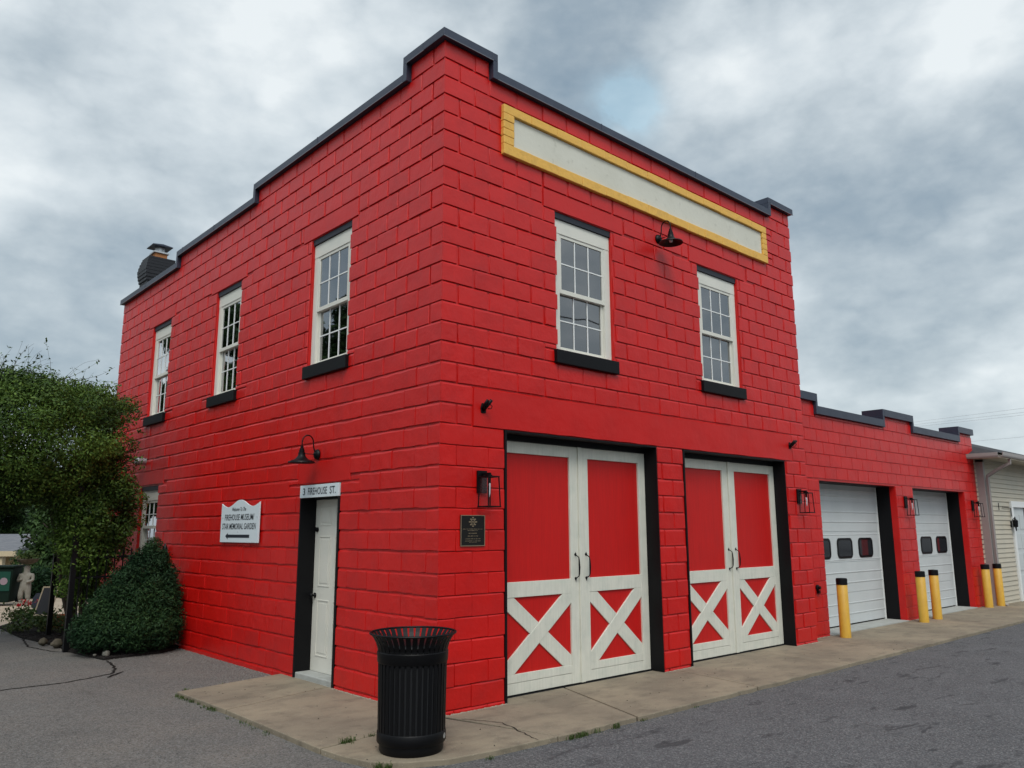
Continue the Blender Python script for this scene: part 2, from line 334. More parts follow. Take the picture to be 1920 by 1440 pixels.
def wall(mb, T, profile, holes, smooths, style, parity, seed, zbase=-.12, corner0=True, corner1=False, depth=.2, mor=.016, backing=True):
    rnd = random.Random(seed); mb.T = T
    W = profile[-1][1]
    # mortar plane broken at every opening and step
    us = sorted(set([p[0] for p in profile]+[W]+[h[0] for h in holes]+[h[1] for h in holes]))
    zs = sorted(set([zbase]+[p[2] for p in profile]+[h[2] for h in holes]+[h[3] for h in holes]))
    u_first = mor if corner0 else 0
    for a, b in zip(us, us[1:]):
        top = [p[2] for p in profile if p[0] <= a+1e-6 and p[1] >= b-1e-6][0]
        for c, d in zip(zs, zs[1:]):
            if d > top+1e-6: continue
            mu, mz = (a+b)/2, (c+d)/2
            if any(h[0] < mu < h[1] and h[2] < mz < h[3] for h in holes): continue
            aa = u_first if a == 0 else a
            mb.face([(aa, -mor, c), (b, -mor, c), (b, -mor, d), (aa, -mor, d)])
    for h in holes:
        a, b, c, d, dep = h
        mb.face([(a, -mor, c), (a, -mor, d), (a, -dep, d), (a, -dep, c)]); mb.face([(b, -mor, c), (b, -dep, c), (b, -dep, d), (b, -mor, d)])
        mb.face([(a, -mor, d), (b, -mor, d), (b, -dep, d), (a, -dep, d)]); mb.face([(a, -mor, c), (a, -dep, c), (b, -dep, c), (b, -mor, c)])
    kmax = int(max(p[2] for p in profile)/CH+.5)
    for k in range(-1, kmax):
        z0, z1 = k*CH, (k+1)*CH
        if k == -1: z0 = zbase
        half = (k+parity) % 2 == 0
        e = [0.0]; x = CL/2 if half else CL
        while x < W-.08: e.append(x); x += CL
        e.append(W)
        for a, b in zip(e, e[1:]):
            runs = []
            for (pa, pb, pz) in profile:
                t_ = min(z1, pz)
                if t_-z0 < .04: continue
                if runs and abs(runs[-1][1]-pa) < 1e-6 and abs(runs[-1][2]-t_) < .01: runs[-1][1] = pb
                else: runs.append([pa, pb, t_])
            for (pa, pb, pz) in runs:
                aa, bb_ = max(a, pa), min(b, pb)
                if bb_-aa < .02: continue
                t1 = min(z1, pz)
                if t1-z0 < .04: continue
                rects = [(aa, bb_, z0, t1)]
                for h in list(holes)+list(smooths): rects = subtract(rects, h[:4])
                for q in rects:
                    st = style((q[0]+q[1])/2, (q[2]+q[3])/2)
                    block(mb, *q, st, rnd, cl=(corner0 and q[0] < .001), crr=(corner1 and q[1] > W-.001))
    for s_ in smooths:                                     # smooth cast lintels, beams
        a, b, c, d = s_[:4]; o_ = s_[4] if len(s_) > 4 else 0.0
        g = .004; t = .012
        mb.mi = 1
        n = max(2, int((b-a)/.2)); prev = None
        for i in range(n+1):
            uu = a+g+(b-a-2*g)*i/n; j1 = rnd.uniform(-.004, .004) if 0 < i < n else 0; j2 = rnd.uniform(-.004, .004) if 0 < i < n else 0
            uf = min(max(uu, a+g+t*.5), b-g-t*.5)
            col = [mb.vert(p) for p in [(uu, -mor, c+g), (uf, o_, c+g+t*.3+j1), (uf, o_, d-g-t+j2), (uu, -mor, d-g)]]
            if prev:
                for k in range(3): mb.f.append([prev[k], col[k], col[k+1], prev[k+1]]); mb.m.append(1)
            else: mb.f.append(col); mb.m.append(1)
            prev = col
        mb.f.append(prev[::-1]); mb.m.append(1)
        mb.mi = 0
S_up = dict(gap=.015, sb=.006, tb=.018, bb=.004, m=.0125, hg=.004, fill=.009, jd=.003, jz=.0015)
S_lo = dict(gap=.002, sb=.004, tb=.022, bb=.004, m=.017, hg=.007, fill=.0012, jd=.0055, jz=.006)
S_mid = dict(gap=.010, sb=.006, tb=.020, bb=.004, m=.0135, hg=.005, fill=.008, jd=.004, jz=.003)
S_pier = dict(gap=.002, sb=.004, tb=.012, bb=.004, m=.010, hg=.003, fill=.002, jd=.0025, jz=.005)
S_ann = dict(gap=.002, sb=.004, tb=.010, bb=.003, m=.012, hg=.003, fill=.0, jd=.001, jz=.001)
W_FRONT, W_SIDE = 7.10, 10.52
PF = [(0, .62, 6.706), (.62, 6.44, 6.502), (6.44, W_FRONT, 6.706)]
PS = [(0, .62, 6.706), (.62, 4.42, 6.502), (4.42, 7.46, 6.299), (7.46, W_SIDE, 6.096)]
FW = [(1.625, 2.605), (4.43, 5.41)]
SW = [(1.79, 2.735), (4.84, 5.74), (7.70, 8.60)]
ZW0, ZW1 = 3.60, 5.25
GD = [(.83, 3.35), (3.90, 6.45)]; ZG = 2.635
fire = empty('firehouse', (0, 0, 0), label='two-storey red painted block firehouse with black coping and barn style doors', cat='building')
mb = MB()
hF = [(a, b, ZW0, ZW1, .2) for a, b in FW]+[(a, b, -.12, ZG, .24) for a, b in GD]
hS = [(a, b, ZW0, ZW1, .2) for a, b in SW]+[(7.70, 8.60, 1.22, 2.38, .2), (1.82, 2.74, -.12, 2.16, .26)]
smF = [(a-.2, b+.22, 5.252, 5.484) for a, b in FW]+[(CL, 6.70, ZG+.002, 3.045, .004), (.96, 6.14, 5.8, 6.19, -.004)]
smS = [(a-.16, b+.23, 5.252, 5.484) for a, b in SW]+[(7.5, 8.8, 2.40, 2.64), (1.62, 2.82, 2.165, 2.43)]
def styF(uu, z):
    if z < 2.64: return S_pier if uu < .9 else (S_mid if uu < 4.5 else S_up)
    if z < 3.9: return S_mid
    return S_up
def styS(uu, z):
    if z < 3.35 or (z < 3.9 and uu > 6): return S_lo
    if z < 3.7: return S_mid
    return S_up
wall(mb, FRONT, PF, hF, smF, styF, 1, 11)
wall(mb, SIDE, PS, hS, smS, styS, 0, 12)
# far faces of the shell and the roof
mb.T = lambda p: p
mb.mi = 1
mb.face([(W_FRONT, .018, -.12), (W_FRONT, W_SIDE, -.12), (W_FRONT, W_SIDE, 6.7), (W_FRONT, .018, 6.7)])
mb.face([(0.018, W_SIDE, -.12), (W_FRONT, W_SIDE, -.12), (W_FRONT, W_SIDE, 6.09), (.018, W_SIDE, 6.09)])
mb.mi = 0
wl = mb.build('wall', [M_red, M_redsm], fire, recalc=False)
bm = bmesh.new(); bm.from_mesh(wl.data); bmesh.ops.recalc_face_normals(bm, faces=bm.faces); bm.to_mesh(wl.data); bm.free()
mb = MB(); mb.box(.3, W_FRONT-.1, .3, W_SIDE-.1, 5.75, 5.85); mb.build('roof', M_shingle, fire)
mb = MB()                                                    # inner face of the parapet
mb.box(.3, .31, .3, W_SIDE-.1, 5.85, 6.08); mb.box(.3, W_FRONT-.1, .29, .3, 5.85, 6.48)
mb.build('parapet_lining', M_redsm, fire)

# coping
def coping(mb, T, prof, corner, end_w, OV=.06, H=.088, TH=.30, LEG=.068, lip=None):
    mb.T = T
    n = len(prof)
    for i, (a, b, z) in enumerate(prof):
        a0 = a; b0 = b
        if i == 0 and corner: a0 = -OV
        if i > 0:
            zp = prof[i-1][2]
            if zp > z: a0 = a+LEG                                   # leg of the taller neighbour stands here
        if i < n-1 and prof[i+1][2] > z: b0 = b-LEG
        if i == n-1: b0 = b+end_w
        mb.box(a0, b0, OV, -TH, z-.004, z+H)
        if lip: lip.T = T; lip.box(a0, b0, OV-.002, OV+.005, z-.012, z-.0045)                # drip lip
        if i > 0 and prof[i-1][2] > z: mb.box(a+.001, a+LEG, OV, -TH, z-.01, prof[i-1][2]-.004); mb.box(a, a+LEG, OV-.001, -TH, prof[i-1][2]-.003, prof[i-1][2]+H-.001)
        if i < n-1 and prof[i+1][2] > z: mb.box(b-LEG, b-.001, OV, -TH, z-.01, prof[i+1][2]-.004); mb.box(b-LEG, b, OV-.001, -TH, prof[i+1][2]-.003, prof[i+1][2]+H-.001)
mb = MB(); lp = MB()
coping(mb, FRONT, PF, True, .04, lip=lp)
PS2 = [(.302, .62, 6.706)]+PS[1:]
coping(mb, SIDE, PS2, False, .06, lip=lp)
cp_ = mb.build('coping', M_coping, fire, bevel=.003); lp.build('drip_edge', M_lip_lit, cp_)
for y_ in (2.6, 5.9, 7.25, 9.1):                                       # seams in the coping
    mb = MB(); mb.T = SIDE; z = [p[2] for p in PS if p[0] < y_ < p[1]][0]; mb.box(y_, y_+.012, .063, .0, z-.004, z+.092); mb.build('coping_seam', M_coping, fire)
for x_ in (2.4, 4.4): mb = MB(); mb.T = FRONT; mb.box(x_, x_+.012, .063, 0, 6.50, 6.594); mb.build('coping_seam', M_coping, fire)

# framed sign panel high on the front
fp = MB(); fp.T = FRONT
def rough_bar(mb, a, b, c, d, o0, o1, horiz, step=.2, gap=.006):
    L_ = (b-a) if horiz else (d-c); n = max(1, int(L_/step))
    for i in range(n):
        s0, s1 = i/n, (i+1)/n; jj = [random.uniform(-.006, .006) for _ in range(3)]
        g = gap/2
        if horiz: mb.box(a+L_*s0+(g if i else 0), a+L_*s1-(g if i < n-1 else 0), o0, o1+jj[0]*.5, c+jj[1]*.6, d+jj[2]*.6)
        else: mb.box(a+jj[1]*.6, b+jj[2]*.6, o0, o1+jj[0]*.5, c+L_*s0+(g if i else 0), c+L_*s1-(g if i < n-1 else 0))
rough_bar(fp, .79, 6.28, 5.672, 5.792, -.01, .045, True, .4, .0015); rough_bar(fp, .79, 6.28, 6.155, 6.258, -.01, .045, True, .4, .0015)
rough_bar(fp, .79, .945, 5.795, 6.152, -.01, .046, False, .085, .003); rough_bar(fp, 6.16, 6.28, 5.795, 6.152, -.01, .044, False, .085, .004)
pan = MB(); pan.T = FRONT; pan.box(.94, 6.155, -.01, .012, 5.795, 6.15)
panel = pan.build('sign_panel', M_stucco, fire); fo = fp.build('frame', M_yellow, panel, bevel=.007)
fo['label'] = 'rough yellow painted brick frame'; panel['label'] = 'blank off-white panel in a yellow frame'

# windows
def window(T, a, b, z0, z1, parent, sill=True, curtain=None, seam=True):
    dep = .05; cs = .10; hd = .175; ht = .072
    m = MB(); m.T = T
    # casing
    m.box(a+.001, a+cs, -dep, -.19, z0, z1-ht); m.box(b-cs, b-.001, -dep, -.19, z0, z1-ht); m.box(a+cs, b-cs, -dep-.002, -.19, z1-ht-hd, z1-.03)
    m.box(a+.003, b-.003, -dep+.004, -dep-.001, z1-ht-hd+.004, z1-ht-.004)
    m.box(a+cs, b-cs, -dep-.004, -.19, z0, z0+.035)
    zi0, zi1 = z0+.035, z1-ht-hd; zm = (zi0+zi1)/2-.005
    # sashes: upper outside, lower set back
    ua, ub = a+cs, b-cs
    def sash(c, d, o, fw=.035, bot=.04, top=.035):
        m.box(ua, ua+fw, o, o-.03, c, d); m.box(ub-fw, ub, o, o-.03, c, d)
        m.box(ua+fw, ub-fw, o-.001, o-.03, c, c+bot); m.box(ua+fw, ub-fw, o-.001, o-.03, d-top, d)
        return (ua+fw, ub-fw, c+bot, d-top)
    gu = sash(zm-.02, zi1, -dep-.004, bot=.05); gl = sash(zi0, zm+.02, -dep-.036, bot=.035, top=.04)
    win = m.build('window', M_white, parent, bevel=.003)
    for g, o in ((gu, -dep-.018), (gl, -dep-.050)):
        q = MB(); q.T = T; q.box(g[0]-.005, g[1]+.005, o, o-.004, g[2]-.005, g[3]+.005); q.build('pane', M_glass, win)
        q = MB(); q.T = T
        for i in (1, 2): x = g[0]+(g[1]-g[0])*i/3; q.box(x-.007, x+.007, o+.008, o+.001, g[2], g[3])
        zz = (g[2]+g[3])/2; xs = [g[0]]+[g[0]+(g[1]-g[0])*i/3 for i in (1, 2)]+[g[1]]
        for i in range(3): q.box(xs[i]+(.007 if i else 0), xs[i+1]-(.007 if i < 2 else 0), o+.0075, o+.0015, zz-.007, zz+.007)
        q.build('muntin', M_vinyl, win)
    q = MB(); q.T = T; q.box(a+.001, b-.001, -.025, -.19, z1-ht+.001, z1-.001); q.build('head_board', M_head, win)
    if sill:
        q = MB(); q.T = T; q.box(a-.05, b+.03, .045, -.11, z0-.155, z0-.001); q.build('sill', M_black, win, bevel=.006)
    q = MB(); q.T = T; q.box(a+.01, b-.01, -.42, -.43, z0, z1); q.build('interior_backing', M_int, win)
    for (s0, s1) in (curtain or []):
        q = MB(); q.T = T; n = 18; pts = []
        A, B = ua+(ub-ua)*s0, ua+(ub-ua)*s1
        for i in range(n):
            x0_ = A+(B-A)*i/n; x1_ = A+(B-A)*(i+1)/n; o = -.30+(.012 if i % 2 else 0)
            o2 = -.30+(.012 if (i+1) % 2 else 0)
            q.face([(x0_, o, z0+.02), (x1_, o2, z0+.02), (x1_, o2, z1-.2), (x0_, o, z1-.2)])
        q.build('curtain', M_curt, win)
    return win
for i, (a, b) in enumerate(FW): window(FRONT, a, b, ZW0, ZW1, fire, curtain=[(.66, 1.05), (-.05, .1)] if i == 0 else [(.45, 1.05), (-.05, .25)])
for i, (a, b) in enumerate(SW): window(SIDE, a, b, ZW0, ZW1, fire, curtain=[(-.1, .35), (.7, 1.1)])
window(SIDE, 7.70, 8.60, 1.22, 2.38, fire, curtain=[(0, 1)])

# barn doors
def arc_handle(T, x, z0, z1, o, parent):
    q = MB(); q.T = T; h = z1-z0
    pts = [(x, o, z1-.02), (x, o+.02, z1-.03), (x+.002, o+.05, z1-.05), (x, o+.058, z1-.08), (x, o+.062, (z0+z1)/2), (x, o+.058, z0+.08), (x, o+.05, z0+.055), (x, o+.02, z0+.04), (x, o, z0+.03)]
    q.tube(pts, [.007, .006, .006, .008, .011, .008, .006, .006, .007], 8)
    q.prism([(x-.016, z1-.02), (x, z1-.055), (x+.016, z1-.02), (x+.014, z1+.0), (x, z1+.012), (x-.014, z1)], -o-.006, -o) if False else None
    for zc, s in ((z1-.02, 1), (z0+.03, -1)):
        q.lathe([(.0, 0), (.017, 0), (.017, .004), (.01, .008), (.0, .008)], (x, o, zc), 12, 'y', cap=False)
        q.face([(x-.014, o+.005, zc), (x+.014, o+.005, zc), (x, o+.005, zc-.04 if s < 0 else zc+.03)])
    return q.build('handle', M_blackm, parent, smooth=True)
def barn_leaf(a, b, parent, hx, left, astr):
    z0, z1 = -.015, 2.555; o = -.185; s = .13
    m = MB(); m.T = FRONT
    L0 = a+(.05 if astr else 0)
    la = L0+s if not astr else L0+.115
    rb = b-s
    m.box(a, la, o, o-.045, z0, z1) if not astr else (m.box(L0, la, o, o-.045, z0, z1), m.box(a-.012, L0, o+.018, o-.045, z0, z1))
    m.box(rb, b, o, o-.045, z0, z1)
    m.box(la, rb, o-.001, o-.045, z1-.125, z1); m.box(la, rb, o-.001, o-.045, .935, 1.09); m.box(la, rb, o-.001, o-.045, .098, .18); m.box(la, rb, o-.003, o-.045, z0, .094)
    zb, zt = .18, .935; w_ = .080
    def diag(p, q_, oo):
        dx, dz = q_[0]-p[0], q_[1]-p[1]; ln = math.hypot(dx, dz); nx, nz = -dz/ln*w_, dx/ln*w_
        # board clipped to the field: hexagon through the two corners
        def cl(P, D):           # march from P along D till the field edge
            t = 1e9
            if D[0] > 0: t = min(t, (rb-P[0])/D[0])
            if D[0] < 0: t = min(t, (la-P[0])/D[0])
            if D[1] > 0: t = min(t, (zt-P[1])/D[1])
            if D[1] < 0: t = min(t, (zb-P[1])/D[1])
            return (P[0]+D[0]*t, P[1]+D[1]*t)
        c = ((p[0]+q_[0])/2, (p[1]+q_[1])/2); D = (dx/ln, dz/ln)
        c1 = (c[0]+nx, c[1]+nz); c2 = (c[0]-nx, c[1]-nz); Dm = (-D[0], -D[1])
        poly = [cl(c1, Dm), p, cl(c2, Dm), cl(c2, D), q_, cl(c1, D)]
        m.prism(poly, oo, o-.04)
    diag((la, zb), (rb, zt), o-.002); diag((la, zt), (rb, zb), o-.006)
    leaf = m.build('door_leaf', M_whited, parent, bevel=.003)
    q = MB(); q.T = FRONT; q.box(la-.01, rb+.01, o-.022, o-.04, z0+.05, z1-.05)
    n = int((rb-la)/.30)
    q.build('panel', M_reddoor, leaf)
    arc_handle(FRONT, hx, 1.06, 1.37, o, leaf)
for (a, b), mid in zip(GD, (2.105, 5.175)):
    door = MB(); door.T = FRONT                     # black lining of the opening
    door.box(a+.001, a+.028, .004, -.235, -.11, ZG-.001); door.box(b-.014, b-.001, .004, -.235, -.11, ZG-.001)
    door.box(a+.03, b-.016, .004, -.235, ZG-.02, ZG-.001); door.box(a+.03, b-.016, -.16, -.235, ZG-.08, ZG-.021)
    dd = door.build('garage_door', M_black, fire, bevel=.002)
    barn_leaf(a+.03, mid, dd, mid-.055, True, False); barn_leaf(mid+.012, b-.018, dd, mid+.12, False, True)
    q = MB(); q.T = FRONT; q.box(a, b, -.23, -.24, -.1, ZG); q.build('interior_backing', M_int, dd)
    q = MB(); q.T = FRONT; q.box(a+.03, b-.016, -.17, -.22, -.06, -.028); q.build('threshold', M_int, dd)

# side door
mb = MB(); mb.T = SIDE
mb.box(1.821, 1.862, .004, -.25, -.11, 2.0); mb.box(2.712, 2.739, .004, -.25, -.11, 2.0); mb.box(1.862, 2.712, -.12, -.25, 1.985, 2.159)
mb.box(1.822, 2.738, -.02, -.12, 2.004, 2.158)
sdoor = mb.build('side_door', M_black, fire)
mb = MB(); mb.T = SIDE; o = -.2
mb.box(1.865, 2.71, o, o-.04, .03, 1.985)
cols_ = [(1.865+.11, 2.2875-.045), (2.2875+.045, 2.71-.11)]
for (c0, c1) in cols_:
    for (z0, z1) in ((.20, .83), (.98, 1.56), (1.68, 1.90)):
        t = .014
        mb.box(c0, c1, o+.006, o, z0, z0+t); mb.box(c0, c1, o+.006, o, z1-t, z1)
        mb.box(c0, c0+t, o+.006, o, z0+t, z1-t); mb.box(c1-t, c1, o+.006, o, z0+t, z1-t)
        mb.box(c0+.04, c1-.04, o+.005, o, z0+.04, z1-.04)
leaf = mb.build('door_leaf', M_white, sdoor, bevel=.004)
for z, rr in ((.875, .03), (1.636, .028)):
    q = MB(); q.T = SIDE; q.lathe([(.0, 0), (rr, 0), (rr, .008), (.012, .014), (.012, .035 if z < 1 else .012), (.027, .045 if z < 1 else .018), (.028, .06 if z < 1 else .022), (.018, .07 if z < 1 else .026), (0, .072 if z < 1 else .027)], (2.655, o, z), 16, 'y', cap=False)
    q.build('door_knob', M_blackm, leaf, smooth=True)
mb = MB(); mb.T = SIDE; mb.box(1.864, 2.71, -.01, -.25, -.1, .028); mb.build('threshold', M_conc_thr, sdoor, bevel=.01)
mb = MB(); mb.T = SIDE; mb.box(1.85, 2.72, -.25, -.255, 0, 2.1); mb.build('interior_backing', M_int, sdoor)

# chimney at the back corner
mb = MB(); X0, X1, Y0, Y1 = .30, .86, 10.24, 10.72
prof = [(-.02, 5.0, 6.55), (-.01, 6.55, 6.62), (.01, 6.62, 6.69), (.025, 6.69, 6.76), (.035, 6.76, 6.83), (.04, 6.83, 6.90), (.03, 6.90, 6.97), (.015, 6.97, 7.04), (-.005, 7.04, 7.10), (-.02, 7.10, 7.15)]
for (o, a, b) in prof:
    n = max(1, round((b-a)/.07))
    for i in range(n):
        z0 = a+(b-a)*i/n; z1 = a+(b-a)*(i+1)/n
        mb.box(X0-o+.006, X1+o-.006, Y0-o+.006, Y1+o-.006, z0, z0+.01); mb.box(X0-o, X1+o, Y0-o, Y1+o, z0+.01, z1-.0005)
chim = mb.build('chimney', M_brick, fire)
xc, yc = (X0+X1)/2, (Y0+Y1)/2
mb = MB(); mb.box(xc-.12, xc+.12, yc-.12, yc+.12, 7.15, 7.27); mb.build('flue', M_orange, chim)
mb = MB(); mb.box(xc-.15, xc+.15, yc-.15, yc+.15, 7.272, 7.30); mb.lathe([(.10, 7.30), (.10, 7.41)], (xc, yc, 0), 12); mb.build('collar', M_galv, chim)
mb = MB(); mb.prism([(xc-.2, 7.41), (xc+.2, 7.41), (xc+.2, 7.425), (xc, 7.45), (xc-.2, 7.425)], yc-.2, yc+.2); mb.build('cap', M_coping, chim)

# vent on the side wall
mb = MB(); mb.T = SIDE
mb.lathe([(.06, 0), (.06, .09), (.07, .09), (.07, .13), (.055, .17), (.0, .18)], (8.45, 0, 2.82), 14, 'y')
vent = mb.build('wall_vent', M_galv, None, smooth=False); tag(vent, 'small round grey dryer vent hood on the side wall near the tree', 'vent')

# ------------------------------------------------------------------ single-storey annex
A0, A1 = W_FRONT+.001, 15.25
ann = empty('garage_annex', (A0, ANNY, 0), label='single-storey red block garage wing with two white overhead doors', cat='building')
def child_fix(o, par):          # keep world coordinates when the parent Empty is not at the origin
    o.parent = par; o.matrix_parent_inverse = Matrix.Translation(-Vector(par.location))
PA = [(0, .78, 3.71), (.78, 3.44, 3.505), (3.44, 4.74, 3.71), (4.74, 7.30, 3.505), (7.30, A1-A0, 3.71)]
AO = [(7.89-A0, 10.87-A0), (11.66-A0, 14.45-A0)]; ZA = 2.41
mb = MB()
TA = lambda p: (A0+p[0], ANNY-p[1], p[2])
wall(mb, TA, PA, [(a, b, -.12, ZA, .12) for a, b in AO], [], lambda uu, z: S_ann, 0, 21, corner0=False, corner1=False, mor=.012)
mb.T = lambda p: p
mb.face([(A1, ANNY+.012, -.12), (A1, 9, -.12), (A1, 9, 3.7), (A1, ANNY+.012, 3.7)])
mb.face([(A0, 9, -.12), (A1, 9, -.12), (A1, 9, 3.4), (A0, 9, 3.4)]); mb.face([(A0, .5, 3.3), (A1, .5, 3.3), (A1, 9, 3.3), (A0, 9, 3.3)])
ow = mb.build('wall', [M_red, M_redsm], None); child_fix(ow, ann)
mb = MB(); coping(mb, TA, PA, False, .03, OV=.05, H=.13, TH=.35, LEG=.06); o = mb.build('coping', M_coping, None, bevel=.003); child_fix(o, ann)
DY = ANNY+.375
for di, (a, b) in enumerate(AO):
    X0, X1 = A0+a, A0+b
    m = MB()
    m.box(X0, X0+.05, ANNY+.12, DY+.03, -.1, ZA); m.box(X1-.001, X1+.05, ANNY+.121, DY+.03, -.1, ZA-.001); m.box(X0+.05, X1-.001, ANNY+.12, DY+.03, ZA-.012, ZA+.03)
    gd = m.build('overhead_door', M_black, None); child_fix(gd, ann)
    m = MB(); zs = [.0, .525, 1.05, 1.575, 2.1, 2.42]
    for i, (z0, z1) in enumerate(zip(zs, zs[1:])):
        m.box(X0+.03, X1-.045, DY, DY+.04, z0+.006, z1-.002)
        m.box(X0+.03, X1-.045, DY+.008, DY+.04, z1-.002, z1+.006) if i < 4 else None
        nn = 3 if i != 2 else 0
        for k in range(1, nn):                              # pressed ribs
            z = z0+(z1-z0)*k/nn; m.prism([(DY, z-.022), (DY-.007, z-.006), (DY-.007, z+.004), (DY, z+.008)], X0+.03, X1-.046, axis=0)
        if i == 2:
            for z in (z0+.04, z1-.05): m.prism([(DY, z-.012), (DY-.006, z-.002), (DY, z+.006)], X0+.03, X1-.046, axis=0)
    dp = m.build('door_leaf', M_whiteg, None); dp.parent = gd
    m = MB(); m.box(X1-.045, X1-.02, DY-.012, DY+.04, -.02, ZA-.013); x = m.build('side_trim', M_vinyl, None); x.parent = gd
    cx_ = (X0+X1)/2+.02
    for k in (-1, 0, 1):
        xc = cx_+k*.825; zc = 1.29; hw, hh = .29, .175
        def rr(hw, hh, rad, n=5):
            P = []
            for (sx, sz, a0) in ((1, 1, 0), (-1, 1, 90), (-1, -1, 180), (1, -1, 270)):
                for i in range(n+1): t = R(a0+90*i/n); P.append((xc+sx*(hw-rad)+rad*math.cos(t), zc+sz*(hh-rad)+rad*math.sin(t)))
            return P
        m = MB(); O = rr(hw, hh, .09); I = rr(hw-.035, hh-.035, .06)
        for i in range(len(O)):
            j = (i+1) % len(O)
            m.face([(O[i][0], DY-.012, O[i][1]), (O[j][0], DY-.012, O[j][1]), (I[j][0], DY-.014, I[j][1]), (I[i][0], DY-.014, I[i][1])])
            m.face([(O[i][0], DY+.01, O[i][1]), (O[j][0], DY+.01, O[j][1]), (O[j][0], DY-.012, O[j][1]), (O[i][0], DY-.012, O[i][1])])
            m.face([(I[i][0], DY-.001, I[i][1]), (I[j][0], DY-.001, I[j][1]), (I[j][0], DY-.014, I[j][1]), (I[i][0], DY-.014, I[i][1])])
        wf = m.build('window', M_blackm, None); wf.parent = dp
        m = MB(); m.prism(I, DY-.003, DY-.008); x = m.build('pane', bpy.data.materials.get('dark_glass') or mat('dark_glass', (.02, .022, .026), .06, .8), None)
        x.parent = dp
    m = MB(); m.box(X0+.01, X1-.01, ANNY-.03, DY+.02, -.1, -.018); x = m.build('threshold', M_conc_thr, None); x.parent = gd
for o in list(C.objects):
    pass

# ------------------------------------------------------------------ ground
def groundmat():
    m = bpy.data.materials.new('asphalt'); m.use_nodes = True; t = m.node_tree; b = t.nodes['Principled BSDF']; n = t.nodes.new; l = t.links.new
    g = n('ShaderNodeTexCoord'); V = g.outputs['Object']
    def nz(sc, de=5, ro=.6, di=0, vec=V):
        x = n('ShaderNodeTexNoise'); x.inputs['Scale'].default_value = sc; x.inputs['Detail'].default_value = de; x.inputs['Roughness'].default_value = ro; x.inputs['Distortion'].default_value = di; l(vec, x.inputs['Vector']); return x.outputs[0]
    def mr(v, a, b_, c=0, d=1):
        x = n('ShaderNodeMapRange'); l(v, x.inputs[0]); x.inputs[1].default_value = a; x.inputs[2].default_value = b_; x.inputs[3].default_value = c; x.inputs[4].default_value = d; return x.outputs[0]
    def mix(fac, A, B):
        x = n('ShaderNodeMix'); x.data_type = 'RGBA'; l(fac, x.inputs['Factor'])
        for k, v in (('A', A), ('B', B)):
            if isinstance(v, tuple): x.inputs[k].default_value = (*v, 1)
            else: l(v, x.inputs[k])
        return x.outputs['Result']
    sp = n('ShaderNodeSeparateXYZ'); l(V, sp.inputs[0])
    # newer dark paving in front of the doors, older paler paving round the side
    ad = n('ShaderNodeMath'); ad.operation = 'MULTIPLY_ADD'; l(sp.outputs[1], ad.inputs[0]); ad.inputs[1].default_value = -.55; l(sp.outputs[0], ad.inputs[2])
    ad2 = n('ShaderNodeMath'); ad2.operation = 'MULTIPLY_ADD'; l(nz(.8, 4), ad2.inputs[0]); ad2.inputs[1].default_value = 1.6; l(ad.outputs[0], ad2.inputs[2])
    side = mr(ad2.outputs[0], -.6, 1.6)
    base = mix(side, (.128, .120, .109), (.080, .080, .085))
    base = mix(mr(nz(.33, 5), .38, .62, 0, .55), base, mix(side, (.095, .089, .082), (.060, .060, .066)))
    base = mix(mr(nz(1.3, 6), .42, .7), base, mix(side, (.155, .138, .120), (.097, .097, .103)))
    vo = n('ShaderNodeTexVoronoi'); vo.inputs['Scale'].default_value = 95; l(V, vo.inputs['Vector'])
    vs = n('ShaderNodeSeparateColor'); l(vo.outputs['Color'], vs.inputs[0])
    base = mix(mr(vs.outputs[0], .45, 1.0, 0, .55), base, (.25, .245, .24))
    base = mix(mr(vs.outputs[1], .60, 1.0, 0, .75), base, (.030, .030, .032))
    base = mix(mr(nz(240, 2), .62, .75, 0, .6), base, (.36, .355, .35))
    # dark oily stains, stretched along the drive
    mp = n('ShaderNodeMapping'); l(V, mp.inputs[0]); mp.inputs['Scale'].default_value = (.9, 2.6, 1); mp.inputs['Rotation'].default_value = (0, 0, R(12))
    st = mr(nz(2.3, 3, .6, .3, mp.outputs[0]), .60, .68, 0, .75)
    st2 = mr(nz(.9, 6, .65, .4), .60, .75, 0, .5); base = mix(st2, base, (.05, .048, .046))
    msk = n('ShaderNodeMath'); msk.operation = 'MULTIPLY'; l(st, msk.inputs[0]); l(side, msk.inputs[1])
    base = mix(msk.outputs[0], base, (.030, .030, .033))
    l(base, b.inputs['Base Color']); b.inputs['Roughness'].default_value = .85; b.inputs['Specular IOR Level'].default_value = .3
    bp = n('ShaderNodeBump'); bp.inputs['Strength'].default_value = .7; bp.inputs['Distance'].default_value = .006; l(vo.outputs['Distance'], bp.inputs['Height'])
    b2 = n('ShaderNodeBump'); b2.inputs['Strength'].default_value = .6; b2.inputs['Distance'].default_value = .03; l(nz(5, 5), b2.inputs['Height']); l(bp.outputs[0], b2.inputs['Normal'])
    l(b2.outputs[0], b.inputs['Normal']); return m
M_asph = groundmat()
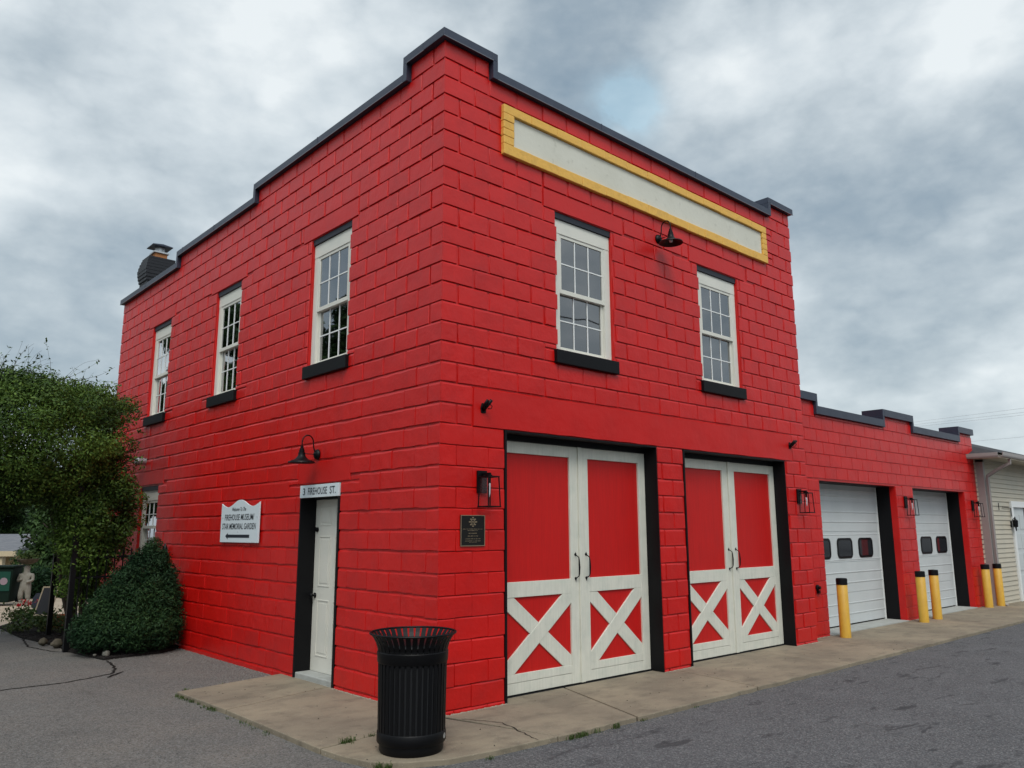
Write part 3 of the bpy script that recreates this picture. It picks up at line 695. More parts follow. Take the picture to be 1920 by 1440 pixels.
def concmat(name, c1, c2, c3):
    def cus(m, t, b, n, l, g, nz):
        pass
    def cus2(m, t, b, n, l, g, nz):
        mp = n('ShaderNodeMapping'); l(g.outputs['Object'], mp.inputs[0]); mp.inputs['Scale'].default_value = (.9, 1.9, 1); mp.inputs['Rotation'].default_value = (0, 0, R(50))
        x = nz(2.4, 6, .6, mp.outputs[0]); y = nz(1.1, 5); z = nz(140, 2); k = nz(7, 5)
        def mr(v, a, b_, c=0, d=1):
            q = n('ShaderNodeMapRange'); l(v, q.inputs[0]); q.inputs[1].default_value = a; q.inputs[2].default_value = b_; q.inputs[3].default_value = c; q.inputs[4].default_value = d; return q.outputs[0]
        cur = None
        for (v, A, B) in ((mr(y, .35, .65), c1, c2), (mr(x, .5, .75, 0, .6), None, c3), (mr(k, .56, .75, 0, .5), None, c3), (mr(z, .6, .72, 0, .5), None, (.10, .085, .065)), (mr(nz(60, 2), .66, .72, 0, .5), None, (.45, .42, .36))):
            q = n('ShaderNodeMix'); q.data_type = 'RGBA'; l(v, q.inputs['Factor'])
            if A: q.inputs['A'].default_value = (*A, 1)
            else: l(cur, q.inputs['A'])
            q.inputs['B'].default_value = (*B, 1); cur = q.outputs['Result']
        l(cur, b.inputs['Base Color'])
    return mat(name, c1, .85, .25, bump=[(4, .4, .02), (60, .5, .004)], custom=cus2)
M_conc = concmat('worn_concrete', (.275, .230, .165), (.190, .158, .118), (.105, .088, .068))
M_conc2 = concmat('garden_path_concrete', (.42, .34, .26), (.34, .27, .20), (.26, .21, .17))
GZ = -.075
# one ground sheet to the horizon, dropping away behind the garden
xs = sorted(set(list(np.linspace(-16, 30, 24))+[-600, -250, -100, -50, -28, 45, 80, 160, 400, 700])); ys = sorted(set(list(np.linspace(-14, 44, 30))+[-400, -150, -60, -30, 60, 90, 160, 300, 700]))
def gz(x, y):
    t = min(max((y-19)/9, 0), 1); return GZ-2.2*t*t*(3-2*t)
V_ = [(x, y, gz(x, y)) for y in ys for x in xs]; nx = len(xs)
F_ = [(j*nx+i, j*nx+i+1, (j+1)*nx+i+1, (j+1)*nx+i) for j in range(len(ys)-1) for i in range(nx-1)]
me = bpy.data.meshes.new('ground'); me.from_pydata(V_, [], F_); tag(link_mesh('ground', me, M_asph, smooth=True), kind='structure')
# sidewalk slabs: each slab a raised sheet with a joint between
def slab(polys, z1, name, m, z0=GZ-.05, jit=.0):
    s = MB()
    for P in polys: s.prism(P, z0, z1, axis=2)
    return tag(s.build(name, m, bevel=.007), kind='structure')
def edge_pts(x0, x1, y, n, amp=.012):
    rr_ = random.Random(int(x0*100)); return [(x0+(x1-x0)*i/n, y+rr_.uniform(-amp, amp)) for i in range(n+1)]
SZ = -.032
joints = [.02, 1.86, 3.62, 5.5, 7.3, 9.2, 11.1, 13.0, 15.0, 16.9, 18.8, 20.7, 22.6]
polys = []
g_ = .011
polys.append([(-1.25, 1.62+g_), (.2, 2.0+g_), (.2, 3.07), (0, 3.05), (-1.28, 2.80)])             # by the side door
polys.append([(-1.275, -.215+g_), (.2, -.03+g_), (.2, 2.0-g_), (-1.25, 1.62-g_)])
cn = [(-1.275, -.215-g_)]+[(-1.275+.02, -.5), (-1.19, -.76), (-1.02, -.96), (-.72, -1.11), (-.3, -1.17)]
polys.append([*cn, (joints[0]+.31, -1.20), (joints[0]+.01, -.03-g_)][::1])
sk = [.31, -.52, -.25, 0, 0, 0, 0, 0, 0, 0, 0, 0, 0]
for i in range(len(joints)-1):
    a, b = joints[i], joints[i+1]
    polys.append([(a+sk[i]+g_, -1.21)]+edge_pts(a+sk[i]+.15, b+sk[i+1]-.15, -1.215, 9)+[(b+sk[i+1]-g_, -1.21), (b-g_, .62 if a > 6 else .26), (a+g_, .62 if a > 6 else .26)])
slab(polys, SZ, 'sidewalk', M_conc)
mb = MB(); mb.prism([(-1.23, 2.78), (-1.235, -.3), (-.9, -.97), (.3, -1.16), (22, -1.16), (22, .6), (.1, .6), (.1, 3.02)], GZ-.05, SZ-.014, axis=2)
tag(mb.build('sidewalk_bed', M_mulch), kind='structure')
# hairline crack near the bin, cracks in the old asphalt
def crack(pts, wd, z, name='asphalt_crack', m=None):
    s = MB(); rr_ = random.Random(5); P = []
    for (a, b) in zip(pts, pts[1:]):
        n = max(2, int(math.dist(a, b)/.05))
        for i in range(n): t = i/n; P.append((a[0]+(b[0]-a[0])*t+rr_.uniform(-.012, .012), a[1]+(b[1]-a[1])*t+rr_.uniform(-.012, .012)))
    P.append(pts[-1])
    for i in range(len(P)-1):
        d = Vector((P[i+1][0]-P[i][0], P[i+1][1]-P[i][1])).normalized(); nn = Vector((-d.y, d.x))
        w0 = wd*(.5+.5*math.sin(i*1.3)**2)*min(1, i/3+.2); w1 = wd*(.5+.5*math.sin((i+1)*1.3)**2)*min(1, (len(P)-2-i)/3+.05)
        s.face([(P[i][0]+nn.x*w0, P[i][1]+nn.y*w0, z), (P[i][0]-nn.x*w0, P[i][1]-nn.y*w0, z), (P[i+1][0]-nn.x*w1, P[i+1][1]-nn.y*w1, z), (P[i+1][0]+nn.x*w1, P[i+1][1]+nn.y*w1, z)])
    return tag(s.build(name, m or M_mulch), kind='structure')
crack([(-1.13, 5.8), (-1.17, 5.4), (-1.25, 4.98), (-1.38, 4.68), (-1.96, 4.42), (-2.6, 4.42), (-3.6, 4.2), (-5, 4.1)], .022, GZ+.004)
crack([(-1.5, 4.42), (-1.35, 4.62), (-1.22, 4.75)], .03, GZ+.005)
crack([(-1.45, 9.2), (-1.6, 8.0), (-1.45, 7.2), (-1.25, 6.9)], .018, GZ+.004)
crack([(.12, -.2), (.3, -.55), (.22, -.85), (.12, -1.2)], .006, SZ+.004, 'sidewalk_crack')
crack([(-1.27, -.9), (-1.7, -1.15), (-2.3, -1.5), (-3.4, -1.9)], .008, GZ+.004)

bedp = [(-1.45, 11.1), (-1.47, 9.3), (-1.36, 8.4), (-1.28, 7.6), (-1.31, 7.1), (-1.24, 6.5), (-1.15, 5.85), (-.8, 5.92), (-.4, 5.95), (-.1, 6.15), (.05, 6.4), (.05, 12), (-.4, 12.4), (-1.0, 12.0)]
mb = MB(); bm_pts = bedp; mb.prism(bedp, GZ-.04, GZ+.03, axis=2); bed = mb.build('planting_bed', M_mulch); tag(bed, kind='structure')
mb = MB(); mb.prism([(-6, 12.2), (-1.15, 11.3), (-.9, 12.8), (2.5, 13.5), (6, 17), (6, 19), (-8, 19)], GZ-.03, GZ+.012, axis=2); tag(mb.build('garden_path', M_conc2), kind='structure')
# loose mulch and gravel along the bed
def scatter_chips(name, pts, size, m, z, kind='stuff', seed=3, label=None, cat=None):
    rg = random.Random(seed); s = MB()
    for (x, y) in pts:
        a = rg.uniform(0, 6.28); l1 = size*rg.uniform(.5, 1.4); l2 = size*rg.uniform(.3, .8); h = size*rg.uniform(.2, .7)
        ca, sa = math.cos(a), math.sin(a); tilt = rg.uniform(-.3, .3)
        P = []
        for (i, j) in ((-1, -1), (1, -1), (1, 1), (-1, 1)): P.append((x+ca*i*l1-sa*j*l2, y+sa*i*l1+ca*j*l2))
        ids = [s.vert((p[0], p[1], z)) for p in P]+[s.vert((x+(p[0]-x)*.6, y+(p[1]-y)*.6, z+h*(1+tilt*k))) for k, p in enumerate(P)]
        for q in [(4, 5, 6, 7), (0, 1, 5, 4), (1, 2, 6, 5), (2, 3, 7, 6), (3, 0, 4, 7)]: s.f.append([ids[k] for k in q]); s.m.append(0)
    o = s.build(name, m, recalc=False)
    return tag(o, label, cat, kind=kind)
def inpoly(x, y, P):
    c = False; j = len(P)-1
    for i in range(len(P)):
        if (P[i][1] > y) != (P[j][1] > y) and x < (P[j][0]-P[i][0])*(y-P[i][1])/(P[j][1]-P[i][1])+P[i][0]: c = not c
        j = i
    return c
rg = random.Random(9); pts = []
while len(pts) < 2600:
    x, y = rg.uniform(-1.5, .05), rg.uniform(5.8, 9.5)
    if inpoly(x, y, bedp): pts.append((x, y))
scatter_chips('mulch_chips', pts, .02, M_mulch, GZ+.028, label='loose black bark mulch covering the planting bed', cat='mulch')
pts = []
M_gravel = mat('gravel', (.22, .20, .185), .9, .2, var=(60, (.10, .095, .09), .4, .7))
while len(pts) < 2200:
    x = rg.uniform(-1.6, .02); y = rg.uniform(2.9, 6.6)
    if x < -.9+rg.gauss(0, .3) and rg.random() < .9: continue
    if inpoly(x, y, bedp) or (y < 3.1): continue
    if rg.random() < abs(x)*.7: continue
    pts.append((x, y))
scatter_chips('loose_gravel', pts, .008, M_gravel, GZ+.001, seed=4, label='loose grey gravel on the asphalt along the side wall', cat='gravel')

pts = [(rg.uniform(0, .84), -.012-abs(rg.gauss(0, .008))) for _ in range(150)]+[(rg.uniform(3.33, 3.92), -.012-abs(rg.gauss(0, .008))) for _ in range(90)]+[(rg.uniform(6.45, 7.15), -.012-abs(rg.gauss(0, .01))) for _ in range(120)]
pts += [(-.012-abs(rg.gauss(0, .008)), rg.uniform(0, 1.85)) for _ in range(220)]+[(rg.uniform(7.1, 7.9), ANNY-.012-abs(rg.gauss(0, .01))) for _ in range(60)]+[(rg.uniform(10.85, 11.7), ANNY-.012-abs(rg.gauss(0, .01))) for _ in range(70)]
M_chip = mat('pale_mortar_crumbs', (.30, .26, .21), .9, .2)
scatter_chips('mortar_crumbs', pts, .009, M_chip, SZ+.0004, seed=31, label='pale crumbs of mortar and chipped paint along the foot of the red walls', cat='debris')

# ------------------------------------------------------------------ lettering
def text_mesh(s, name, T, u0, u1, z0, z1, d, m, parent, shear=0, font=None, reverse=False, extr=.0015):
    """fit the string in the box u0..u1 (reading from u0 to u1) x z0..z1"""
    cu = bpy.data.curves.new(name, 'FONT'); cu.body = s; cu.shear = shear; cu.resolution_u = 3; cu.offset = .008
    tmp = bpy.data.objects.new('tmp', cu); C.objects.link(tmp); bpy.context.view_layer.update()
    dg = bpy.context.evaluated_depsgraph_get(); me0 = bpy.data.meshes.new_from_object(tmp.evaluated_get(dg)); bpy.data.objects.remove(tmp)
    co_ = np.array([v.co[:] for v in me0.vertices]); mn = co_.min(0); mxx = co_.max(0)
    q = MB(); q.T = T
    for fc in me0.polygons:
        q.face([(u0+(u1-u0)*(co_[i][0]-mn[0])/(mxx[0]-mn[0]), d, z0+(z1-z0)*(co_[i][1]-mn[1])/(mxx[1]-mn[1])) for i in fc.vertices])
    bpy.data.meshes.remove(me0)
    return q.build(name, m, parent, recalc=False)
# address board over the side door
sb_ = MB(); sb_.T = SIDE; sb_.box(1.835, 2.735, .012, -.015, 2.004, 2.150); addr = sb_.build('address_sign', M_sign, bevel=.002)
tag(addr, 'long white address board reading 3 FIREHOUSE ST. above the side door', 'sign')
text_mesh('3', 'lettering', SIDE, 2.655, 2.605, 2.035, 2.118, .0145, M_ink, addr)
text_mesh('FIREHOUSE', 'lettering', SIDE, 2.535, 2.09, 2.035, 2.118, .0145, M_ink, addr)
text_mesh('ST.', 'lettering', SIDE, 2.03, 1.895, 2.035, 2.118, .0145, M_ink, addr)
# museum direction board
ya, yb = 3.76, 4.96; zb = 1.472
top = []
for i in range(41):
    t = i/40; y = yb+(ya-yb)*t
    s_ = abs(t-.5)*2                                      # 0 middle .. 1 ends
    z = 2.035-.5*(1-math.cos(min(s_/.66, 1)*math.pi))*.092
    if s_ > .66: z = 1.943+((s_-.66)/.34)**1.6*.052
    top.append((y, z))
ms = MB(); ms.T = SIDE; ms.prism([(yb, zb)]+top+[(ya, zb)], .020, .036)
mus = ms.build('direction_sign', M_sign, bevel=.002)
tag(mus, 'white scalloped board on the side wall pointing left to the firehouse museum and garden', 'sign')
sc = mus
text_mesh('Welcome To The', 'lettering', SIDE, 4.60, 4.16, 1.886, 1.936, .0385, M_ink, mus, shear=.35)
text_mesh('FIREHOUSE MUSEUM/', 'lettering', SIDE, 4.83, 3.90, 1.765, 1.845, .0385, M_ink, mus, shear=.12)
text_mesh('STAR MEMORIAL GARDEN', 'lettering', SIDE, 4.90, 3.84, 1.645, 1.725, .0385, M_ink, mus, shear=.12)
q = MB(); q.T = SIDE
q.face([(4.02, .0385, 1.535), (4.02, .0385, 1.575), (4.70, .0385, 1.575), (4.70, .0385, 1.535)]); q.face([(4.70, .0385, 1.512), (4.70, .0385, 1.598), (4.78, .0385, 1.555)])
q.build('arrow', M_ink, mus, recalc=False)
for (y, z) in ((4.9, 1.80), (3.82, 1.80), (4.38, 1.61)):
    q = MB(); q.T = SIDE; q.lathe([(0, 0), (.008, 0), (.008, .003), (0, .004)], (y, .036, z), 8, 'y', cap=False); q.build('screw', M_galv, mus)
# bronze plaque
pq = MB(); pq.T = FRONT; pq.box(.252, .555, .012, -.01, 1.470, 1.765); plq = pq.build('memorial_plaque', M_bronze, bevel=.002)
tag(plq, 'small dark bronze memorial plaque with crest and tiny lettering beside the first barn door', 'plaque')
q = MB(); q.T = FRONT
for (a, b, c, d) in ((.252, .555, 1.470, 1.477), (.252, .555, 1.758, 1.765), (.252, .259, 1.477, 1.758), (.548, .555, 1.477, 1.758)): q.box(a, b, .0121, .016, c, d)
q.build('rim', M_gold, plq)
q = MB(); q.T = FRONT
cxp, czp = .404, 1.700
for k in range(8):                                          # four-lobed fire service crest
    a = R(45*k); rr_ = .040 if k % 2 == 0 else .036
    q.box(cxp+rr_*math.cos(a)-.010, cxp+rr_*math.cos(a)+.010, .012, .0145, czp+rr_*math.sin(a)-.006, czp+rr_*math.sin(a)+.006)
q.lathe([(.026, 0), (.026, .003), (.020, .003), (.020, 0)], (cxp, .012, czp), 20, 'y', cap=False)
q.lathe([(.009, 0), (.009, .003), (0, .003)], (cxp, .012, czp), 12, 'y', cap=False)
q.build('crest', M_gold, plq)
rq = random.Random(77)                                       # the cast lines are too small to read in the photograph: rows of worn raised marks
for (z, h, hw) in ((1.629, .006, .125), (1.614, .007, .065), (1.588, .008, .052), (1.562, .008, .064), (1.536, .006, .095), (1.516, .006, .095), (1.504, .005, .045)):
    q = MB(); q.T = FRONT; x = .404-hw
    while x < .404+hw:
        w_ = rq.uniform(.003, .006); q.box(x, x+w_, .0115, .0130, z, z+h*rq.uniform(.7, 1)); x += w_+rq.choice((.002, .002, .0025, .009))
    q.build('lettering', M_gold, plq)

# ------------------------------------------------------------------ wall lamps
def barn_lamp(loc, rz, label):
    t = empty('barn_lamp', loc, rz, label=label, cat='wall lamp', group='gooseneck barn lamps on the firehouse')
    # local: -Y points away from the wall
    q = MB(); q.lathe([(0, 0), (.062, 0), (.062, -.010), (.050, -.030), (.022, -.045), (0, -.047)], (0, 0, 0), 20, 'y', cap=False); q.build('backplate', M_blackm, t, smooth=True)
    D = -.205
    q = MB(); pts = [(0, -.03, .0)]
    pts = [(0, -.035, .02), (0, -.05, .06), (0, -.06, .10)]
    c, rad = (-.06+D)/2, (abs(D)-.06)/2
    for i in range(13): a = math.pi*i/12; pts.append((0, c+rad*math.cos(a),   .13+rad*1.2*math.sin(a)))
    pts += [(0, D, .10), (0, D, .06)]
    q.tube(pts, .0075, 8); q.tube([(0, -.04, 0), (0, D+.02, .0)], .005, 6); q.build('gooseneck', M_blackm, t, smooth=True)
    q = MB(); pr = [(0, .085), (.018, .085), (.018, .06), (.026, .058), (.026, .040), (.032, .038), (.032, .012), (.040, .010), (.040, -.020), (.055, -.045), (.085, -.070), (.150, -.095), (.155, -.108), (.148, -.106), (.08, -.076), (.05, -.055), (0, -.05)]
    q.lathe(pr, (0, D, 0), 32, 'z', cap=False); o = q.build('shade', M_blackm, t); smooth_by_angle(o, 35)
    q = MB(); q.lathe([(0, -.05), (.02, -.055), (.028, -.075), (.018, -.095), (0, -.1)], (0, D, 0), 12, cap=False); q.build('bulb', M_bulb, t, smooth=True)
    return t
barn_lamp((3.545, -.002, 5.385), 0, 'black gooseneck barn lamp under the yellow framed panel')
barn_lamp((-.002, 2.36, 2.50), R(-90), 'black gooseneck barn lamp above the white side door')
def lantern():
    t = empty('wall_lantern', (0, 0, 0))
    q = MB(); q.box(-.06, .06, 0, -.022, -.09, .13); q.build('backplate', M_blackm, t, bevel=.003)
    q = MB(); q.box(-.012, .012, -.022, -.14, .085, .105); q.box(-.018, .018, -.09, -.15, .060, .085); q.build('arm', M_blackm, t)
    cy = -.125; h0, h1 = -.225, .065; w0, w1 = .076, .066; b = .0065
    q = MB()
    for sx in (-1, 1):
        for sy in (-1, 1):
            q.tube([(sx*w0, cy+sy*w0, h0), (sx*w1, cy+sy*w1, h1)], b, 4)
    for z, ww in ((h0, w0), (h1, w1)):
        for s in (-1, 1):
            q.box(-ww-b, ww+b, cy+s*ww-b, cy+s*ww+b, z-b, z+b*1.01); q.box(s*ww-b*.98, s*ww+b*.98, cy-ww, cy+ww, z-b*.98, z+b*.98)
    q.box(-.014, .014, cy-w1, cy+w1, h1-.004, h1+.004)
    cg = q.build('cage', M_blackm, t)
    q = MB()
    for s in (-1, 1):
        q.face([(-w0, cy+s*w0, h0), (w0, cy+s*w0, h0), (w1, cy+s*w1, h1), (-w1, cy+s*w1, h1)]); q.face([(s*w0, cy-w0, h0), (s*w0, cy+w0, h0), (s*w1, cy+w1, h1), (s*w1, cy-w1, h1)])
    q.build('glass', M_lglass, cg)
    q = MB(); q.lathe([(0, .062), (.016, .062), (.016, .005), (0, .005)], (0, cy, 0), 12); q.build('socket', M_blackm, cg)
    q = MB(); q.lathe([(0, .005), (.012, .003), (.013, -.03), (.010, -.10), (.004, -.13), (0, -.132)], (0, cy, 0), 12, cap=False); q.build('bulb', M_bulb, cg, smooth=True)
    return t
def copy_tree(o, parent=None):
    c = o.copy(); C.objects.link(c); c.parent = parent
    for ch in list(o.children): copy_tree(ch, c)
    return c
L0 = lantern()
for i, (x, y, z, lab) in enumerate([(.515, -.001, 2.07, 'black glass wall lantern left of the barn doors, above the bronze plaque'), (6.80, -.001, 2.09, 'black glass wall lantern right of the second barn door'),
                                    (11.25, ANNY-.001, 2.10, 'black glass wall lantern on the pier between the two white overhead doors'), (14.86, ANNY-.001, 2.10, 'black glass wall lantern at the far end of the low red wing')]):
    o = L0 if i == 0 else copy_tree(L0)
    o.location = (x, y, z); tag(o, lab, 'wall lantern', 'square black lanterns beside the garage doors')
def flag_bracket(loc, label):
    t = empty('flag_bracket', loc, 0, label=label, cat='flag bracket', group='flagpole brackets above the barn doors')
    q = MB(); q.prism([(-.03, -.05), (.03, -.05), (.036, 0), (.02, .05), (-.02, .05), (-.036, 0)], 0, -.012); q.build('base', M_blackm, t, bevel=.003)
    q = MB()
    q.tube([(0, -.01, -.02), (.005, -.05, .01), (.02, -.11, .07)], [.02, .017, .017], 12); q.tube([(0, -.01, -.02), (-.03, -.05, .02), (-.02, -.10, .07)], [.018, .014, .014], 10)
    q.tube([(.02, -.05, -.01), (.045, -.075, -.01), (.05, -.085, .015), (.03, -.08, .03)], .005, 6)
    q.build('socket', M_blackm, t, smooth=True)
flag_bracket((.535, -.002, 2.83), 'small black flagpole bracket left of the barn doors at the beam')
flag_bracket((6.63, -.002, 2.87), 'small black flagpole bracket at the right end of the beam')
q = MB(); q.lathe([(0, 0), (.045, 0), (.045, -.02), (.025, -.03), (.025, -.06), (0, -.062)], (7.56, ANNY-.001, .72), 16, 'y', cap=False); q.box(7.535, 7.585, ANNY-.002, ANNY-.045, .63, .68)
tag(q.build('wall_spigot', M_blackm), 'small black outlet on the red wall between barn door and first overhead door', 'wall outlet')

# ------------------------------------------------------------------ litter bin
bx_, by_ = -.855+.043+.034, -.715-.039+.037
tb_ = empty('trash_can', (bx_, by_, SZ), R(10), label='black metal slatted litter bin with flared rim at the building corner', cat='trash can')
tb_.scale = (.94, .94, .94)
q = MB(); q.lathe([(0, 0), (.252, 0), (.262, .02), (.262, .07), (.256, .10), (0, .10)], (0, 0, 0), 48); o = q.build('base', M_blackm, tb_); smooth_by_angle(o)
q = MB(); q.lathe([(.276, .075), (.282, .085), (.282, .155), (.276, .165)], (0, 0, 0), 48, cap=False)
q.lathe([(.266, .075), (.266, .165)], (0, 0, 0), 48, cap=False); o = q.build('lower_band', M_blackm, tb_); smooth_by_angle(o)
q = MB(); q.lathe([(.283, .690), (.292, .700), (.296, .775), (.288, .785)], (0, 0, 0), 48, cap=False); q.lathe([(.274, .690), (.280, .785)], (0, 0, 0), 48, cap=False); o = q.build('upper_band', M_blackm, tb_); smooth_by_angle(o)
q = MB(); ns = 38
for k in range(ns):
    a = 2*math.pi*k/ns; ca, sa = math.cos(a), math.sin(a); hw = .0145; th = .005
    prof = [(.270, .11), (.274, .40), (.280, .72), (.286, .80), (.300, .845), (.322, .885), (.348, .918)]
    prev = None
    for (rr_, z) in prof:
        w_ = hw*(1 if z < .8 else 1.35)
        ring = [q.vert((ca*(rr_+o)-sa*s*w_, sa*(rr_+o)+ca*s*w_, z)) for (o, s) in ((0, -1), (th, -1), (th, 1), (0, 1))]
        if prev:
            for i in range(4): q.f.append([prev[i], prev[(i+1) % 4], ring[(i+1) % 4], ring[i]]); q.m.append(0)
        prev = ring
q.build('slats', M_blackm, tb_)
q = MB(); P = [(0.355+.009*math.cos(a), .922+.009*math.sin(a)) for a in np.linspace(0, 2*math.pi, 9)]; q.lathe(P, (0, 0, 0), 64, cap=False); q.build('rim', M_blackm, tb_, smooth=True)
q = MB(); q.lathe([(.268, .11), (.268, .80), (.262, .80), (.262, .15), (0, .15)], (0, 0, 0), 40, cap=False); q.build('liner', M_int, tb_, smooth=True)
q = MB(); q.lathe([(.0, .865), (.10, .862), (.235, .845), (.272, .825), (.272, .80), (0, .80)], (0, 0, 0), 40, cap=False); q.build('lid', M_blackm, tb_, smooth=True)
q = MB(); q.T = lambda p: p
a0 = R(-66)
for i in range(12):
    t0, t1 = 2*math.pi*i/12, 2*math.pi*(i+1)/12
    q.face([(.2835*math.cos(a0), .2835*math.sin(a0), .125)]+[(.2836*math.cos(a0+.10*math.cos(t)), .2836*math.sin(a0+.10*math.cos(t)), .125+.022*math.sin(t)) for t in (t0, t1)])
q.build('badge', M_galv, tb_)

# ------------------------------------------------------------------ bollards
def bollard():
    t = empty('bollard', (0, 0, 0)); rr_ = .082
    q = MB(); q.lathe([(rr_, -.05), (rr_, .795), (rr_-.004, .80)], (0, 0, 0), 28); q.build('sleeve', M_bollard, t, smooth=False); smooth_by_angle(t.children[0])
    q = MB(); q.lathe([(rr_+.003, .795), (rr_+.003, .885), (rr_-.006, .895), (0, .90)], (0, 0, 0), 28, cap=False); o = q.build('cap_band', M_black, t); smooth_by_angle(o)
    return t
B0 = bollard()
for i, (x, y, lab) in enumerate([(7.86, -.06, 'yellow bollard with black top standing alone before the first overhead door'), (10.87, -.09, 'left yellow bollard of the pair beside the pier between the overhead doors'), (11.58, -.06, 'right yellow bollard of the middle pair, before the second overhead door'),
                                 (14.73, .04, 'yellow bollard at the far end of the red wing, left of the downspout'), (15.30, -.02, 'farthest yellow bollard, before the cream siding')]):
    o = B0 if i == 0 else copy_tree(B0)
    o.location = (x, y, SZ); tag(o, lab, 'bollard', 'yellow bollards along the garage wing')

# ------------------------------------------------------------------ cream garage beyond
gx0, gy0 = 15.262, .05
gar = empty('siding_garage', (gx0, gy0, 0), label='cream vinyl sided garage with dark shingle roof and white door beyond the red wing', cat='building')
mb = MB(); z = -.08; lap = .105
while z < 3.15:
    # each lap leans outward at its foot
    for (P0, P1) in ((((gx0+.12, gy0), (16.85, gy0)) if z < 2.14 else ((gx0+.12, gy0), (24, gy0))), ((gx0, 8.5), (gx0, gy0+.12))):
        (xa, ya_), (xb, yb_) = P0, P1
        nxn = (0, -1) if ya_ == yb_ else (-1, 0)
        o = .018
        mb.face([(xa+nxn[0]*o, ya_+nxn[1]*o, z+.006), (xb+nxn[0]*o, yb_+nxn[1]*o, z+.006), (xb, yb_, z+lap), (xa, ya_, z+lap)])
        mb.face([(xa, ya_, z), (xb, yb_, z), (xb+nxn[0]*o, yb_+nxn[1]*o, z+.006), (xa+nxn[0]*o, ya_+nxn[1]*o, z+.006)])
    z += lap
z = -.08
mb.face([(17.95, gy0, -.08), (24, gy0, -.08), (24, gy0, 2.14), (17.95, gy0, 2.14)])
mb.face([(24, gy0, -.08), (24, 8.5, -.08), (24, 8.5, 3.2), (24, gy0, 3.2)]); mb.face([(gx0, 8.5, -.08), (24, 8.5, -.08), (24, 8.5, 3.2), (gx0, 8.5, 3.2)])
o = mb.build('wall', M_siding, None); child_fix(o, gar)
mb = MB(); mb.box(gx0-.004, gx0+.10, gy0-.022, gy0+.4, -.08, 3.1); o = mb.build('corner_board', M_gutter, None); child_fix(o, gar)
ex0, ey0, ez = 14.93, -.42, 3.26; ex1, ey1 = 24.5, 9.0
rz_, ry_ = 4.46, 3.2
mb = MB(); hipx = ex0+(ry_-ey0)*.95
Rg = [(hipx, ry_, rz_), (ex1-3, ry_, rz_)]; c00, c10, c11, c01 = (ex0, ey0, ez), (ex1, ey0, ez), (ex1, ey1, ez), (ex0, ey1, ez)
mb.face([c00, c10, Rg[1], Rg[0]]); mb.face([c10, c11, Rg[1]]); mb.face([c11, c01, Rg[0], Rg[1]]); mb.face([c01, c00, Rg[0]])
mb.face([(ex0, ey0, ez-.02), (ex0, ey1, ez-.02), (ex1, ey1, ez-.02), (ex1, ey0, ez-.02)])
o = mb.build('roof', M_shingle, None); child_fix(o, gar)
mb = MB(); mb.box(ex0+.03, ex1, ey0+.04, ey1, ez-.10, ez-.03); o = mb.build('soffit', M_siding, None); child_fix(o, gar)
mb = MB()
gp = [(0, 0), (.10, 0), (.11, .03), (.11, .10), (.09, .10), (.09, .02), (.0, .02)]
mb.prism([(ey0-p[0], ez-.10+p[1]) for p in gp], ex0-.10, ex1, axis=0); mb.prism([(ex0-p[0], ez-.10+p[1]) for p in gp], ey0-.001, ey1, axis=1)
o = mb.build('gutter', M_gutter, None); child_fix(o, gar)
mb = MB(); pts = [(15.42, ey0-.05, 3.14), (15.42, ey0-.05, 3.04), (15.38, -.2, 2.90), (15.33, gy0-.08, 2.78), (15.33, gy0-.07, 2.7), (15.33, gy0-.07, .02), (15.34, gy0-.2, -.03)]
mb.tube(pts, .042, 4); o = mb.build('downspout', M_gutter, None); child_fix(o, gar)
mb = MB(); mb.box(16.86, 16.99, gy0-.05, gy0+.02, -.08, 2.12); mb.box(16.86, 18.1, gy0-.052, gy0+.02, 2.12, 2.26); o = mb.build('door_frame', M_vinyl, None); child_fix(o, gar)
mb = MB(); mb.box(16.99, 17.9, gy0+.0, gy0+.04, -.03, 2.12)
for z0, z1 in ((.15, .55), (.65, 1.05), (1.15, 1.5), (1.6, 1.95)):
    for x0_ in (17.08, 17.5): mb.box(x0_, x0_+.32, gy0-.012, gy0, z0, z1)
o = mb.build('door', M_whiteg, None, bevel=.006); child_fix(o, gar)
t = empty('coach_lamp', (16.80, gy0-.06, 1.72), label='small black coach lamp beside the white door of the cream garage', cat='wall lamp')
q = MB(); q.lathe([(0, -.16), (.01, -.15), (.02, -.07), (.05, -.06), (.06, .08), (.02, .12), (.01, .17), (0, .18)], (0, -.05, 0), 6, cap=False); q.build('lantern_body', M_blackm, t)
q = MB(); q.box(-.03, .03, .05, .03, -.07, .07); q.tube([(0, .04, 0), (-.04, .0, .10), (-.03, -.05, .15), (0, -.05, .13)], .007, 6); q.build('bracket', M_blackm, t)
mb = MB()
mb.tube([(16.0, gy0-.035, 2.20), (16.0, gy0-.035, 2.04)], .008, 6); mb.tube([(16.25, gy0-.035, 2.11), (16.84, gy0-.035, 2.09), (16.84, gy0-.035, 1.9)], .008, 6)
o = mb.build('cable', M_blackm, None); child_fix(o, gar)

